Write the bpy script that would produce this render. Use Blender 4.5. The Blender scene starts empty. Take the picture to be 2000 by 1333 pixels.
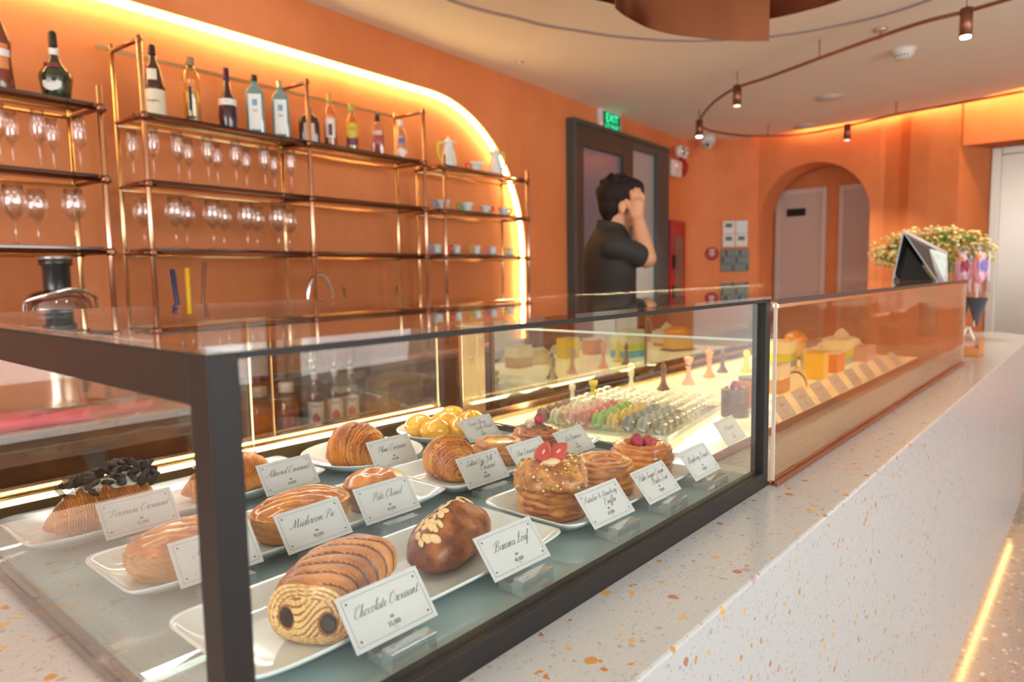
import bpy, math, random
from mathutils import Vector, Matrix, noise, Euler
import numpy as np
PI = math.pi
R = math.radians
random.seed(7)
scn = bpy.context.scene
COL = scn.collection

# ------------------------------------------------------------------ camera
CAM = np.array([0.0, 0.0, 1.385])
FPX = 1357.0
YAW, PITCH, ROLL = R(40.852), R(5.408), R(-0.9742)
_f = np.array([math.cos(YAW)*math.cos(PITCH), math.sin(YAW)*math.cos(PITCH), -math.sin(PITCH)])
_r = np.array([math.sin(YAW), -math.cos(YAW), 0.0])
_u = np.cross(_r, _f)
CR = math.cos(ROLL)*_r + math.sin(ROLL)*_u
CU = -math.sin(ROLL)*_r + math.cos(ROLL)*_u
CF = _f
cd = bpy.data.cameras.new('camera')
cam = bpy.data.objects.new('camera', cd)
COL.objects.link(cam)
M = Matrix([[CR[0], CU[0], -CF[0], CAM[0]], [CR[1], CU[1], -CF[1], CAM[1]], [CR[2], CU[2], -CF[2], CAM[2]], [0, 0, 0, 1]])
cam.matrix_world = M
cd.sensor_width = 36.0
cd.lens = FPX/2000*36.0
cd.clip_start = 0.02
cd.clip_end = 100
cd.dof.use_dof = True
cd.dof.focus_distance = 1.02
cd.dof.aperture_fstop = 4.5
scn.camera = cam

def ray(x, y):
    return (x-1000)/FPX*CR-(y-666.5)/FPX*CU+CF
def on_plane(x, y, n, d):
    v = ray(x, y); n = np.array(n, float)
    return Vector(CAM+v*(d-n@CAM)/(n@v))
def atz(x, y, z): return on_plane(x, y, (0, 0, 1), z)
def aty(x, y, Y): return on_plane(x, y, (0, 1, 0), Y)
def atx(x, y, X): return on_plane(x, y, (1, 0, 0), X)

# ------------------------------------------------------------------ world, exposure, big lights
scn.view_settings.view_transform = 'Standard'
scn.view_settings.look = 'None'
scn.view_settings.gamma = 1.0
scn.view_settings.use_curve_mapping = False
scn.view_settings.exposure = 0.5
w = bpy.data.worlds.new('daylight'); scn.world = w; w.use_nodes = True
wn = w.node_tree.nodes; wl = w.node_tree.links
bg = wn['Background']; bg.inputs['Strength'].default_value = 1.5
tc = wn.new('ShaderNodeTexCoord'); sx = wn.new('ShaderNodeSeparateXYZ'); cr = wn.new('ShaderNodeValToRGB')
wl.new(tc.outputs['Generated'], sx.inputs[0]); wl.new(sx.outputs['Z'], cr.inputs[0])
cr.color_ramp.elements[0].position = 0.0; cr.color_ramp.elements[0].color = (0.62, 0.61, 0.58, 1)
cr.color_ramp.elements[1].position = 0.25; cr.color_ramp.elements[1].color = (0.80, 0.90, 1.0, 1)
wl.new(cr.outputs[0], bg.inputs['Color'])
c = scn.cycles
c.use_denoising = True
c.max_bounces = 14; c.transparent_max_bounces = 40; c.glossy_bounces = 8; c.diffuse_bounces = 5; c.transmission_bounces = 8
c.sample_clamp_indirect = 6.0
c.caustics_reflective = False; c.caustics_refractive = False

def light(name, kind, loc, energy, color, size=0.1, rot=None, spot=None, size_y=None, target=None):
    ld = bpy.data.lights.new(name, kind); ld.energy = energy; ld.color = color
    if kind == 'AREA':
        ld.size = size
        if size_y: ld.shape = 'RECTANGLE'; ld.size_y = size_y
    else: ld.shadow_soft_size = size
    if kind == 'SPOT': ld.spot_size = spot or R(70); ld.spot_blend = 0.6
    o = bpy.data.objects.new(name, ld); COL.objects.link(o); o.location = loc
    if target is not None:
        o.rotation_euler = (Vector(target)-Vector(loc)).to_track_quat('-Z', 'Y').to_euler()
    elif rot: o.rotation_euler = rot
    return o
WARM = (1.0, 0.80, 0.58)
NEUT = (1.0, 0.93, 0.84)
# daylight lamps: left one added as fill without a window, other at street windows
light('daylight_fill_left', 'AREA', (-3.6, 0.6, 1.7), 95, (0.92, 0.96, 1.0), 3.6, size_y=2.2, target=(3, 1.2, 1.2))
light('daylight_window_street', 'AREA', (1.8, -3.75, 1.7), 165, (0.93, 0.96, 1.0), 5.0, size_y=2.2, target=(2.2, 1.2, 1.1))

# ------------------------------------------------------------------ materials
MATS = {}
def nt(name):
    m = bpy.data.materials.new(name); m.use_nodes = True
    n = m.node_tree.nodes; l = m.node_tree.links
    return m, n, l, n['Principled BSDF']
def mat(name, col, rough=0.5, metal=0.0, emit=None, es=0.0, coat=0.0, bump=0.0, bs=50, var=0.0, vs=8, spec=0.5, aniso=0.0):
    if name in MATS: return MATS[name]
    m, n, l, p = nt(name)
    p.inputs['Base Color'].default_value = (*col, 1)
    p.inputs['Roughness'].default_value = rough
    p.inputs['Metallic'].default_value = metal
    p.inputs['Specular IOR Level'].default_value = spec
    if coat: p.inputs['Coat Weight'].default_value = coat; p.inputs['Coat Roughness'].default_value = 0.15
    if emit: p.inputs['Emission Color'].default_value = (*emit, 1); p.inputs['Emission Strength'].default_value = es
    if bump or var:
        t = n.new('ShaderNodeTexCoord')
    if var:
        nz = n.new('ShaderNodeTexNoise'); nz.inputs['Scale'].default_value = vs; nz.inputs['Detail'].default_value = 5
        l.new(t.outputs['Object'], nz.inputs['Vector'])
        mx = n.new('ShaderNodeMix'); mx.data_type = 'RGBA'
        mx.inputs['A'].default_value = (*[max(0, x*(1-var)) for x in col], 1)
        mx.inputs['B'].default_value = (*[min(1, x*(1+var)) for x in col], 1)
        l.new(nz.outputs[0], mx.inputs['Factor']); l.new(mx.outputs['Result'], p.inputs['Base Color'])
    if bump:
        nb = n.new('ShaderNodeTexNoise'); nb.inputs['Scale'].default_value = bs; nb.inputs['Detail'].default_value = 6
        l.new(t.outputs['Object'], nb.inputs['Vector'])
        b = n.new('ShaderNodeBump'); b.inputs['Strength'].default_value = bump; b.inputs['Distance'].default_value = 0.01
        l.new(nb.outputs[0], b.inputs['Height']); l.new(b.outputs[0], p.inputs['Normal'])
    MATS[name] = m
    return m
def glass(name, tint=(0.97, 0.98, 0.97), f0=0.04, gl=(1, 1, 1), rough=0.0, power=5.0, haze=0.0, hazecol=(0.7, 0.75, 0.74)):
    """thin clear pane: tinted see-through plus a mirror reflection that grows towards grazing view"""
    if name in MATS: return MATS[name]
    m, n, l, p = nt(name); n.remove(p)
    out = n['Material Output']
    geo = n.new('ShaderNodeNewGeometry')
    dot = n.new('ShaderNodeVectorMath'); dot.operation = 'DOT_PRODUCT'
    l.new(geo.outputs['Normal'], dot.inputs[0]); l.new(geo.outputs['Incoming'], dot.inputs[1])
    def mth(op, a=None, b=None):
        q = n.new('ShaderNodeMath'); q.operation = op; q.use_clamp = False
        for i, v in enumerate((a, b)):
            if v is None: continue
            if isinstance(v, (int, float)): q.inputs[i].default_value = v
            else: l.new(v, q.inputs[i])
        return q.outputs[0]
    ab = mth('ABSOLUTE', dot.outputs['Value'])
    s = mth('POWER', mth('SUBTRACT', 1.0, ab), power)
    fac = mth('MINIMUM', mth('ADD', mth('MULTIPLY', s, 1-f0), f0), 1.0)
    tr = n.new('ShaderNodeBsdfTransparent'); tr.inputs[0].default_value = (*tint, 1)
    gs = n.new('ShaderNodeBsdfGlossy'); gs.inputs['Color'].default_value = (*gl, 1); gs.inputs['Roughness'].default_value = rough
    base = tr.outputs[0]
    if haze:
        df = n.new('ShaderNodeBsdfDiffuse'); df.inputs[0].default_value = (*hazecol, 1)
        mh = n.new('ShaderNodeMixShader'); mh.inputs[0].default_value = haze
        l.new(tr.outputs[0], mh.inputs[1]); l.new(df.outputs[0], mh.inputs[2]); base = mh.outputs[0]
    mx = n.new('ShaderNodeMixShader')
    l.new(fac, mx.inputs[0]); l.new(base, mx.inputs[1]); l.new(gs.outputs[0], mx.inputs[2])
    l.new(mx.outputs[0], out.inputs['Surface'])
    MATS[name] = m
    return m
def terrazzo(name, base, chips, scale=55, rough=0.25, density=0.30, fine=0.5):
    m, n, l, p = nt(name)
    t = n.new('ShaderNodeTexCoord')
    def chiplayer(sc, dens, size, off):
        mp = n.new('ShaderNodeMapping'); mp.inputs['Location'].default_value = (off, off*1.7, off*.6)
        mp.inputs['Rotation'].default_value = (0.3, 0.5, 0.4+off)
        l.new(t.outputs['Object'], mp.inputs[0])
        nz = n.new('ShaderNodeTexNoise'); nz.inputs['Scale'].default_value = sc*1.3; nz.inputs['Detail'].default_value = 1
        l.new(mp.outputs[0], nz.inputs['Vector'])
        ad = n.new('ShaderNodeVectorMath'); ad.operation = 'MULTIPLY_ADD'
        ad.inputs[1].default_value = (0.5/sc,)*3
        l.new(nz.outputs['Color'], ad.inputs[0]); l.new(mp.outputs[0], ad.inputs[2])
        v = n.new('ShaderNodeTexVoronoi'); v.inputs['Scale'].default_value = sc
        l.new(ad.outputs[0], v.inputs['Vector'])
        sp = n.new('ShaderNodeSeparateColor'); l.new(v.outputs['Color'], sp.inputs[0])
        # per-chip radius from its random green value
        rr = n.new('ShaderNodeMath'); rr.operation = 'MULTIPLY'; rr.inputs[1].default_value = size
        l.new(sp.outputs[1], rr.inputs[0])
        lt = n.new('ShaderNodeMath'); lt.operation = 'LESS_THAN'; l.new(v.outputs['Distance'], lt.inputs[0]); l.new(rr.outputs[0], lt.inputs[1])
        pr = n.new('ShaderNodeMath'); pr.operation = 'LESS_THAN'; l.new(sp.outputs[0], pr.inputs[0]); pr.inputs[1].default_value = dens
        an = n.new('ShaderNodeMath'); an.operation = 'MULTIPLY'; l.new(lt.outputs[0], an.inputs[0]); l.new(pr.outputs[0], an.inputs[1])
        return an.outputs[0], sp.outputs[2]
    def mixc(fac, a, b):
        mx = n.new('ShaderNodeMix'); mx.data_type = 'RGBA'
        l.new(fac, mx.inputs['Factor'])
        for k, q in (('A', a), ('B', b)):
            if isinstance(q, tuple): mx.inputs[k].default_value = (*q, 1)
            else: l.new(q, mx.inputs[k])
        return mx.outputs['Result']
    def ramp(fac, cols):
        r = n.new('ShaderNodeValToRGB'); r.color_ramp.interpolation = 'CONSTANT'
        e = r.color_ramp.elements
        e[0].position = 0; e[0].color = (*cols[0], 1); e[1].position = 1/len(cols); e[1].color = (*cols[1], 1)
        for i, q in enumerate(cols[2:]): x = e.new((i+2)/len(cols)); x.color = (*q, 1)
        l.new(fac, r.inputs[0]); return r.outputs[0]
    nz = n.new('ShaderNodeTexNoise'); nz.inputs['Scale'].default_value = 3; l.new(t.outputs['Object'], nz.inputs['Vector'])
    base2 = tuple(x*0.93 for x in base)
    bc = mixc(nz.outputs[0], base, base2)
    f, k = chiplayer(scale*3.2, fine, 0.55, 3.1)
    bc = mixc(f, bc, ramp(k, [tuple(x*.80 for x in base), tuple(min(1, x*1.06) for x in base), (base[0]*.72, base[1]*.70, base[2]*.70), (base[0]*.9, base[1]*.84, base[2]*.76)]))
    f, k = chiplayer(scale*1.7, density*.55, 0.62, 7.7)
    bc = mixc(f, bc, ramp(k, [chips[0], (base[0]*.75, base[1]*.72, base[2]*.75), chips[1], (base[0]*.8, base[1]*.74, base[2]*.66)]))
    f, k = chiplayer(scale, density*.5, 0.62, 0.0)
    bc = mixc(f, bc, ramp(k, chips))
    l.new(bc, p.inputs['Base Color']); p.inputs['Roughness'].default_value = rough
    p.inputs['Coat Weight'].default_value = 0.25; p.inputs['Coat Roughness'].default_value = 0.12
    MATS[name] = m
    return m
def plaster(name, col):
    m, n, l, p = nt(name)
    t = n.new('ShaderNodeTexCoord')
    a = n.new('ShaderNodeTexNoise'); a.inputs['Scale'].default_value = 1.6; a.inputs['Detail'].default_value = 8; a.inputs['Roughness'].default_value = .65
    mp = n.new('ShaderNodeMapping'); mp.inputs['Scale'].default_value = (1, 1, .7)
    l.new(t.outputs['Object'], mp.inputs[0]); l.new(mp.outputs[0], a.inputs['Vector'])
    r = n.new('ShaderNodeValToRGB'); e = r.color_ramp.elements
    e[0].position = .3; e[0].color = (*[x*.84 for x in col], 1)
    e[1].position = .75; e[1].color = (min(1, col[0]*1.08), col[1]*1.22, col[2]*1.45, 1)
    l.new(a.outputs[0], r.inputs[0]); l.new(r.outputs[0], p.inputs['Base Color'])
    p.inputs['Roughness'].default_value = 0.62; p.inputs['Specular IOR Level'].default_value = .3
    b = n.new('ShaderNodeBump'); b.inputs['Strength'].default_value = .08; b.inputs['Distance'].default_value = .01
    l.new(a.outputs[0], b.inputs['Height']); l.new(b.outputs[0], p.inputs['Normal'])
    MATS[name] = m
    return m
def pastry(name, dark=(0.30, 0.085, 0.018), mid=(0.62, 0.25, 0.055), lite=(0.86, 0.52, 0.19), lines=26.0, lineamt=0.45, rough=0.34, coat=0.25, vs=22.0, axis=0):
    """baked dough: mottled browning plus fine leaf lines running along the uv direction"""
    if name in MATS: return MATS[name]
    m, n, l, p = nt(name)
    t = n.new('ShaderNodeTexCoord')
    nz = n.new('ShaderNodeTexNoise'); nz.inputs['Scale'].default_value = vs; nz.inputs['Detail'].default_value = 7; nz.inputs['Roughness'].default_value = .6
    l.new(t.outputs['Object'], nz.inputs['Vector'])
    mp = n.new('ShaderNodeMapping'); l.new(t.outputs['UV'], mp.inputs[0])
    wv = n.new('ShaderNodeTexWave'); wv.wave_type = 'BANDS'; wv.bands_direction = 'X' if axis == 0 else 'Y'
    wv.inputs['Scale'].default_value = lines; wv.inputs['Distortion'].default_value = 5; wv.inputs['Detail'].default_value = 3; wv.inputs['Detail Scale'].default_value = 2
    l.new(mp.outputs[0], wv.inputs['Vector'])
    mth = n.new('ShaderNodeMath'); mth.operation = 'MULTIPLY_ADD'; mth.inputs[1].default_value = lineamt*.5
    l.new(wv.outputs['Fac'], mth.inputs[0]); l.new(nz.outputs[0], mth.inputs[2])
    sb = n.new('ShaderNodeMath'); sb.operation = 'SUBTRACT'; sb.inputs[1].default_value = lineamt*.25; l.new(mth.outputs[0], sb.inputs[0])
    r = n.new('ShaderNodeValToRGB'); e = r.color_ramp.elements
    e[0].position = .30; e[0].color = (*dark, 1); e[1].position = .72; e[1].color = (*lite, 1)
    x = e.new(.50); x.color = (*mid, 1)
    l.new(sb.outputs[0], r.inputs[0]); l.new(r.outputs[0], p.inputs['Base Color'])
    b = n.new('ShaderNodeBump'); b.inputs['Strength'].default_value = .35; b.inputs['Distance'].default_value = .003
    l.new(sb.outputs[0], b.inputs['Height']); l.new(b.outputs[0], p.inputs['Normal'])
    p.inputs['Roughness'].default_value = rough; p.inputs['Coat Weight'].default_value = coat; p.inputs['Coat Roughness'].default_value = .2
    p.inputs['Subsurface Weight'].default_value = 0.0
    MATS[name] = m
    return m

# ------------------------------------------------------------------ mesh builder
class MB:
    def __init__(s): s.v = []; s.f = []; s.m = []; s.sm = []; s.uv = {}
    def add(s, vs, fs, mi=0, smooth=False, uvs=None):
        b = len(s.v); s.v += [tuple(q) for q in vs]
        if uvs:
            for i, q in enumerate(uvs): s.uv[b+i] = q
        for k, q in enumerate(fs):
            s.f.append([b+i for i in q]); s.m.append(mi[k] if isinstance(mi, list) else mi); s.sm.append(smooth)
        return s
    def box(s, x0, x1, y0, y1, z0, z1, mi=0):
        return s.add([(x0, y0, z0), (x1, y0, z0), (x1, y1, z0), (x0, y1, z0), (x0, y0, z1), (x1, y0, z1), (x1, y1, z1), (x0, y1, z1)],
                     [(0, 3, 2, 1), (4, 5, 6, 7), (0, 1, 5, 4), (1, 2, 6, 5), (2, 3, 7, 6), (3, 0, 4, 7)], mi)
    def tube(s, path, r, n=10, mi=0, closed=False, caps=True, flat=1.0):
        P = [Vector(q) for q in path]; N = len(P)
        rs = r if isinstance(r, (list, tuple)) else [r]*N
        vs = []; prev = None
        for i, p in enumerate(P):
            a = P[(i-1) % N] if (i > 0 or closed) else P[0]
            b = P[(i+1) % N] if (i < N-1 or closed) else P[-1]
            t = (b-a).normalized()
            if prev is None:
                up = Vector((0, 0, 1)) if abs(t.z) < .9 else Vector((1, 0, 0))
                x = t.cross(up).normalized()
            else: x = (prev-t*prev.dot(t)).normalized()
            prev = x; y = t.cross(x)
            for k in range(n):
                an = 2*PI*k/n; vs.append(p+(x*math.cos(an)+y*math.sin(an)*flat)*rs[i])
        fs = []
        M_ = N if closed else N-1
        for i in range(M_):
            j = (i+1) % N
            for k in range(n):
                fs.append((i*n+k, i*n+(k+1) % n, j*n+(k+1) % n, j*n+k))
        s.add(vs, fs, mi, True)
        if caps and not closed:
            b = len(s.v)-len(vs)
            s.f.append([b+k for k in range(n)][::-1]); s.m.append(mi); s.sm.append(False)
            s.f.append([b+(N-1)*n+k for k in range(n)]); s.m.append(mi); s.sm.append(False)
        return s
    def cyl(s, c, r, z0, z1, n=20, mi=0, r2=None):
        return s.tube([(c[0], c[1], z0), (c[0], c[1], z1)], [r, r if r2 is None else r2], n, mi)
    def lathe(s, prof, c=(0, 0, 0), n=24, mi=0, sx=1.0, sy=1.0, wob=None, smooth=True):
        vs = []; uv = []
        for j, (r, z) in enumerate(prof):
            for k in range(n):
                a = 2*PI*k/n; q = 1.0 if wob is None else wob(a, j/(len(prof)-1))
                vs.append((c[0]+r*q*sx*math.cos(a), c[1]+r*q*sy*math.sin(a), c[2]+z)); uv.append((k/n, j/(len(prof)-1)))
        fs = []; mis = []
        for j in range(len(prof)-1):
            for k in range(n):
                fs.append((j*n+k, j*n+(k+1) % n, (j+1)*n+(k+1) % n, (j+1)*n+k)); mis.append(mi[j] if isinstance(mi, list) else mi)
        return s.add(vs, fs, mis, smooth, uv)
    def grid(s, fn, nu, nv, cu=False, cv=False, mi=0, smooth=True, mfn=None):
        vs = []; uv = []
        for i in range(nu):
            for j in range(nv):
                u = i/(nu if cu else nu-1); v = j/(nv if cv else nv-1)
                vs.append(fn(u, v)); uv.append((u, v))
        fs = []; mis = []
        for i in range(nu if cu else nu-1):
            for j in range(nv if cv else nv-1):
                i2 = (i+1) % nu; j2 = (j+1) % nv
                fs.append((i*nv+j, i2*nv+j, i2*nv+j2, i*nv+j2))
                mis.append(mfn((i+.5)/nu, (j+.5)/nv) if mfn else mi)
        return s.add(vs, fs, mis, smooth, uv)
    def ell(s, c, r, nu=16, nv=10, mi=0, wob=None, rot=None):
        def fn(u, v):
            a = 2*PI*u; b = PI*(v-.5)
            d = Vector((math.cos(a)*math.cos(b), math.sin(a)*math.cos(b), math.sin(b)))
            q = 1.0 if wob is None else wob(d)
            o = Vector((d.x*r[0]*q, d.y*r[1]*q, d.z*r[2]*q))
            if rot is not None: o = rot @ o
            return (c[0]+o.x, c[1]+o.y, c[2]+o.z)
        return s.grid(fn, nu, nv, cu=True, mi=mi)
    def prism(s, poly, z0, z1, mi=0):
        n = len(poly)
        return s.add([(x, y, z0) for x, y in poly]+[(x, y, z1) for x, y in poly],
                     [tuple(range(n))[::-1], tuple(range(n, 2*n))]+[(i, (i+1) % n, n+(i+1) % n, n+i) for i in range(n)], mi)
    def prismy(s, poly, y0, y1, mi=0):
        """outline in xz, thickness in y"""
        n = len(poly)
        return s.add([(x, y0, z) for x, z in poly]+[(x, y1, z) for x, z in poly],
                     [tuple(range(n)), tuple(range(n, 2*n))[::-1]]+[(i, n+i, n+(i+1) % n, (i+1) % n) for i in range(n)], mi)
    def xf(s, mtx):
        s.v = [tuple(mtx @ Vector(q)) for q in s.v]; return s
    def mesh(s, name, mats):
        me = bpy.data.meshes.new(name)
        me.from_pydata(s.v, [], s.f)
        for q in (mats if isinstance(mats, (list, tuple)) else [mats]): me.materials.append(q)
        me.polygons.foreach_set('material_index', s.m)
        me.polygons.foreach_set('use_smooth', s.sm)
        if s.uv:
            ul = me.uv_layers.new(name='UVMap')
            for lp in me.loops:
                ul.data[lp.index].uv = s.uv.get(lp.vertex_index, (0, 0))
        me.update()
        return me
def ob(name, mb, mats, parent=None, bevel=0.0, label=None, loc=None):
    me = mb.mesh(name, mats) if isinstance(mb, MB) else mb
    o = bpy.data.objects.new(name, me); COL.objects.link(o)
    if parent is not None: o.parent = parent
    if bevel:
        b = o.modifiers.new('bevel', 'BEVEL'); b.width = bevel; b.segments = 2; b.limit_method = 'ANGLE'
    if label: o['label'] = label
    if loc is not None: o.location = loc
    return o
def tag(o, label, cat, group=None, kind=None):
    o['label'] = label; o['category'] = cat
    if group: o['group'] = group
    if kind: o['kind'] = kind
    return o
def thing(name, label, cat, loc=(0, 0, 0), rz=0.0, group=None):
    o = bpy.data.objects.new(name, None); COL.objects.link(o)
    o.location = loc; o.rotation_euler = (0, 0, rz); o.empty_display_size = .05
    return tag(o, label, cat, group)
def structure(name, mb, mats, label=None, bevel=0, parent=None):
    o = ob(name, mb, mats, parent, bevel)
    if parent is None:
        o['kind'] = 'structure'
        if label: o['label'] = label
    return o
def dup(root, loc, rz=None, label=None, group=None):
    def cp(o, par):
        q = o.copy(); COL.objects.link(q)
        if par is not None: q.parent = par; q.matrix_parent_inverse = o.matrix_parent_inverse
        for ch in o.children: cp(ch, q)
        return q
    kids = list(root.children)
    r = root.copy(); COL.objects.link(r); r.location = loc
    if rz is not None: r.rotation_euler = (0, 0, rz)
    for ch in kids: cp(ch, r)
    if label: r['label'] = label
    if group: r['group'] = group
    return r
ORD = ['first', 'second', 'third', 'fourth', 'fifth', 'sixth', 'seventh', 'eighth', 'ninth', 'tenth', 'eleventh', 'twelfth', 'thirteenth', 'fourteenth', 'fifteenth', 'sixteenth', 'seventeenth']

# wall frame: s runs along the back wall, D is the distance from the camera towards the wall
WA = R(4.394)
WD = Vector((math.cos(WA), math.sin(WA), 0)); WN = Vector((-math.sin(WA), math.cos(WA), 0))
def W(s, D, z): return WD*s+WN*D+Vector((0, 0, z))
def atw(x, y, D):
    p = on_plane(x, y, tuple(WN), D)
    return p.dot(WD), p.z

# ------------------------------------------------------------------ shared materials
ORANGE = plaster('orange_plaster', (0.83, 0.262, 0.086))
CEIL = mat('ceiling_paint', (0.93, 0.86, 0.74), .9)
TERR = terrazzo('white_terrazzo', (0.475, 0.485, 0.48), [(0.50, 0.24, 0.055), (0.62, 0.36, 0.10), (0.40, 0.16, 0.10), (0.55, 0.40, 0.17), (0.42, 0.30, 0.30), (0.45, 0.19, 0.05)], scale=80, rough=.22, density=.24, fine=.45)
TERR2 = terrazzo('floor_terrazzo', (0.36, 0.31, 0.28), [(0.34, 0.22, 0.15), (0.62, 0.55, 0.48), (0.40, 0.30, 0.24), (0.28, 0.2, 0.16)], scale=40, rough=.2, density=.6)
BLACK = mat('black_steel', (0.016, 0.012, 0.010), .5, spec=.3, bump=.02, bs=300)
COPPER = mat('copper', (0.50, 0.22, 0.13), .28, 1.0)
BRASS = mat('brass', (0.86, 0.62, 0.34), .22, 1.0)
ROSE = mat('rose_gold_tube', (0.80, 0.50, 0.34), .25, 1.0)
DARKCOP = mat('dark_copper', (0.30, 0.13, 0.085), .35, .9)
GOLD = mat('gold_trim', (0.85, 0.62, 0.28), .2, 1.0)
STEEL = mat('stainless', (0.72, 0.70, 0.66), .22, 1.0)
CHROME = mat('chrome', (0.85, 0.85, 0.85), .06, 1.0)
WHITE = mat('white_paint', (0.80, 0.77, 0.74), .45)
PORC = mat('porcelain', (0.72, 0.77, 0.76), .12, coat=.4)
PAPER = mat('white_card', (0.56, 0.56, 0.555), .6, spec=.2)
INK = mat('ink', (0.045, 0.04, 0.04), .6)
INKG = mat('grey_ink', (0.22, 0.22, 0.22), .6)
PANE = glass('clear_pane', (0.965, 0.985, 0.975), .045)
SIDEP = glass('side_pane', (0.96, 0.98, 0.975), .09)
FRONTP = glass('front_pane', (0.965, 0.98, 0.965), .020)
TINTP = glass('warm_tinted_pane', (0.86, 0.78, 0.70), .06)
SMOKE = glass('smoked_glass', (0.30, 0.17, 0.12), .10)
WINE = glass('thin_wine_glass', (0.985, 0.98, 0.975), .085, power=2.4)
ACRY = glass('clear_acrylic', (0.88, 0.92, 0.92), .16, power=2.0, haze=.10, hazecol=(.78, .82, .82))
PLAST = glass('clear_plastic', (0.97, 0.97, 0.95), .10, power=2.2)
LEDW = mat('led_tape_white', (1, .9, .7), .5, emit=(1.0, 0.80, 0.50), es=9.0)
LEDY = mat('led_tape_amber', (1, .8, .4), .5, emit=(1.0, 0.84, 0.34), es=17.0)
# ================================================================== STRUCTURE
structure('floor', MB().box(-6, 11, -6, 5, -.1, 0), TERR2, 'pale pinkish-grey terrazzo floor beside the white counter')
ceil_poly = [(-5, -3.9), (7.55, -3.9), (7.54, .66), (7.76, 1.06), (7.84, 1.48), (7.95, 1.80), (8.0, 2.5), (8.01, 2.9), (8.06, 3.3), (8.2, 4.2), (-5, 4.2)]
structure('ceiling', MB().prism(ceil_poly, 2.92, 3.0), CEIL, 'smooth beige ceiling with a curved edge by the far wall')
structure('cove_lid', MB().box(-5, 10, -4.0, 4.3, 3.22, 3.3), ORANGE, 'unseen orange lid above the lit ceiling cove')  # unseen lid closing the space above the ceiling cove
# back wall: front skin with an arched opening, recessed panel behind it
RA = 1.085; CS = 3.555; CZ = 1.552
arc = [(CS+RA*math.cos(a), CZ+RA*math.sin(a)) for a in [PI/2*k/28 for k in range(29)]]
mb = MB()
# skin in wall frame (x=s, y=D, z): quads from arc to outer border
def skin_face(mb, y0, y1):
    outer = []
    for (x, z) in arc:
        outer.append((x, z))
    # right part
    mb.prismy([(arc[0][0], 0), (8.0, 0), (8.0, 3.22), (arc[0][0], 3.22)], y0, y1)
    for i in range(len(arc)-1):
        a, b = arc[i], arc[i+1]
        mb.prismy([(b[0], b[1]), (a[0], a[1]), (a[0], 3.22), (b[0], 3.22)], y0, y1)
    mb.prismy([(-5, CZ+RA), (CS, CZ+RA), (CS, 3.22), (-5, 3.22)], y0, y1)
skin_face(mb, 3.28, 3.34)
o = structure('wall_back', mb, ORANGE, 'orange plaster wall with an arched recess behind the shelves'); o.rotation_euler = (0, 0, WA)
# clip far end of the wall where the curved corner starts
o = structure('wall_recess', MB().box(-5, 4.8, 3.345, 3.42, 0, 3.22), ORANGE, 'recessed orange plaster behind the bottle shelves'); o.rotation_euler = (0, 0, WA)
# curved corner and far wall
far = [(7.25, 3.90), (7.50, 3.87), (7.72, 3.77), (7.88, 3.60), (8.11, 3.18)]
AW = 8.25
mb = MB()
def wallstrip(mb, pts, z0, z1, th=.08):
    n = len(pts)
    for i in range(n-1):
        a = Vector((*pts[i], 0)); b = Vector((*pts[i+1], 0)); t = (b-a).normalized(); nn = Vector((-t.y, t.x, 0))*th
        mb.add([(a.x, a.y, z0), (b.x, b.y, z0), (b.x+nn.x, b.y+nn.y, z0), (a.x+nn.x, a.y+nn.y, z0), (a.x, a.y, z1), (b.x, b.y, z1), (b.x+nn.x, b.y+nn.y, z1), (a.x+nn.x, a.y+nn.y, z1)],
               [(0, 1, 2, 3), (4, 7, 6, 5), (0, 4, 5, 1), (1, 5, 6, 2), (2, 6, 7, 3), (3, 7, 4, 0)])
smooth = []
def cr_spline(P, k=6, closed=False):
    out = []
    n = len(P)
    rng = range(n if closed else n-1)
    for i in rng:
        p0 = P[(i-1) % n] if (closed or i > 0) else P[0]; p1 = P[i]; p2 = P[(i+1) % n]; p3 = P[(i+2) % n] if (closed or i < n-2) else P[-1]
        for j in range(k):
            t = j/k
            out.append(tuple(.5*((2*b)+(-a+c_)*t+(2*a-5*b+4*c_-d)*t*t+(-a+3*b-3*c_+d)*t**3) for a, b, c_, d in zip(p0, p1, p2, p3)))
    if not closed: out.append(tuple(P[-1]))
    return out
wallstrip(mb, cr_spline(far[:4], 4)+[far[4]], 0, 3.22)
structure('wall_corner', mb, ORANGE, 'rounded orange corner between the glazed door and the arched passage')
mb = MB()
YA0, YA1, ZS = 3.165, 1.985, 1.985      # arch opening
ra = (YA0-YA1)/2; yc = (YA0+YA1)/2
for y0, y1 in ((YA0, 3.30), ):
    mb.box(AW-.13, AW+.30, y0, y1, 0, 3.22)
NA = 24
pts = [(yc+ra*math.cos(PI*k/NA), ZS+ra*math.sin(PI*k/NA)) for k in range(NA+1)]
for k in range(NA):
    a, b = pts[k], pts[k+1]
    mb.add([(x, *p) for x in (AW-.13, AW+.30) for p in (a, b, (b[0], 3.22), (a[0], 3.22))],
           [(0, 1, 2, 3), (4, 7, 6, 5), (0, 4, 5, 1), (1, 5, 6, 2), (2, 6, 7, 3), (3, 7, 4, 0)])
mb.box(AW-.13, AW+.30, 1.90, YA1, 0, 3.22)
structure('wall_far', mb, ORANGE, 'orange far wall pierced by a round-topped archway')
mb = MB()
mb.box(AW+.50, AW+.58, 1.2, 3.6, 0, 3.0); mb.box(AW+.3, AW+.5, 3.3, 3.38, 0, 3.0); mb.box(AW+.3, AW+.5, 1.2, 1.9, 0, 3.0); mb.box(AW+.3, AW+.58, 1.2, 3.4, 2.7, 2.78)
structure('wall_niche', mb, ORANGE, 'shaded orange wall between two pale doors inside the archway')
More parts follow.
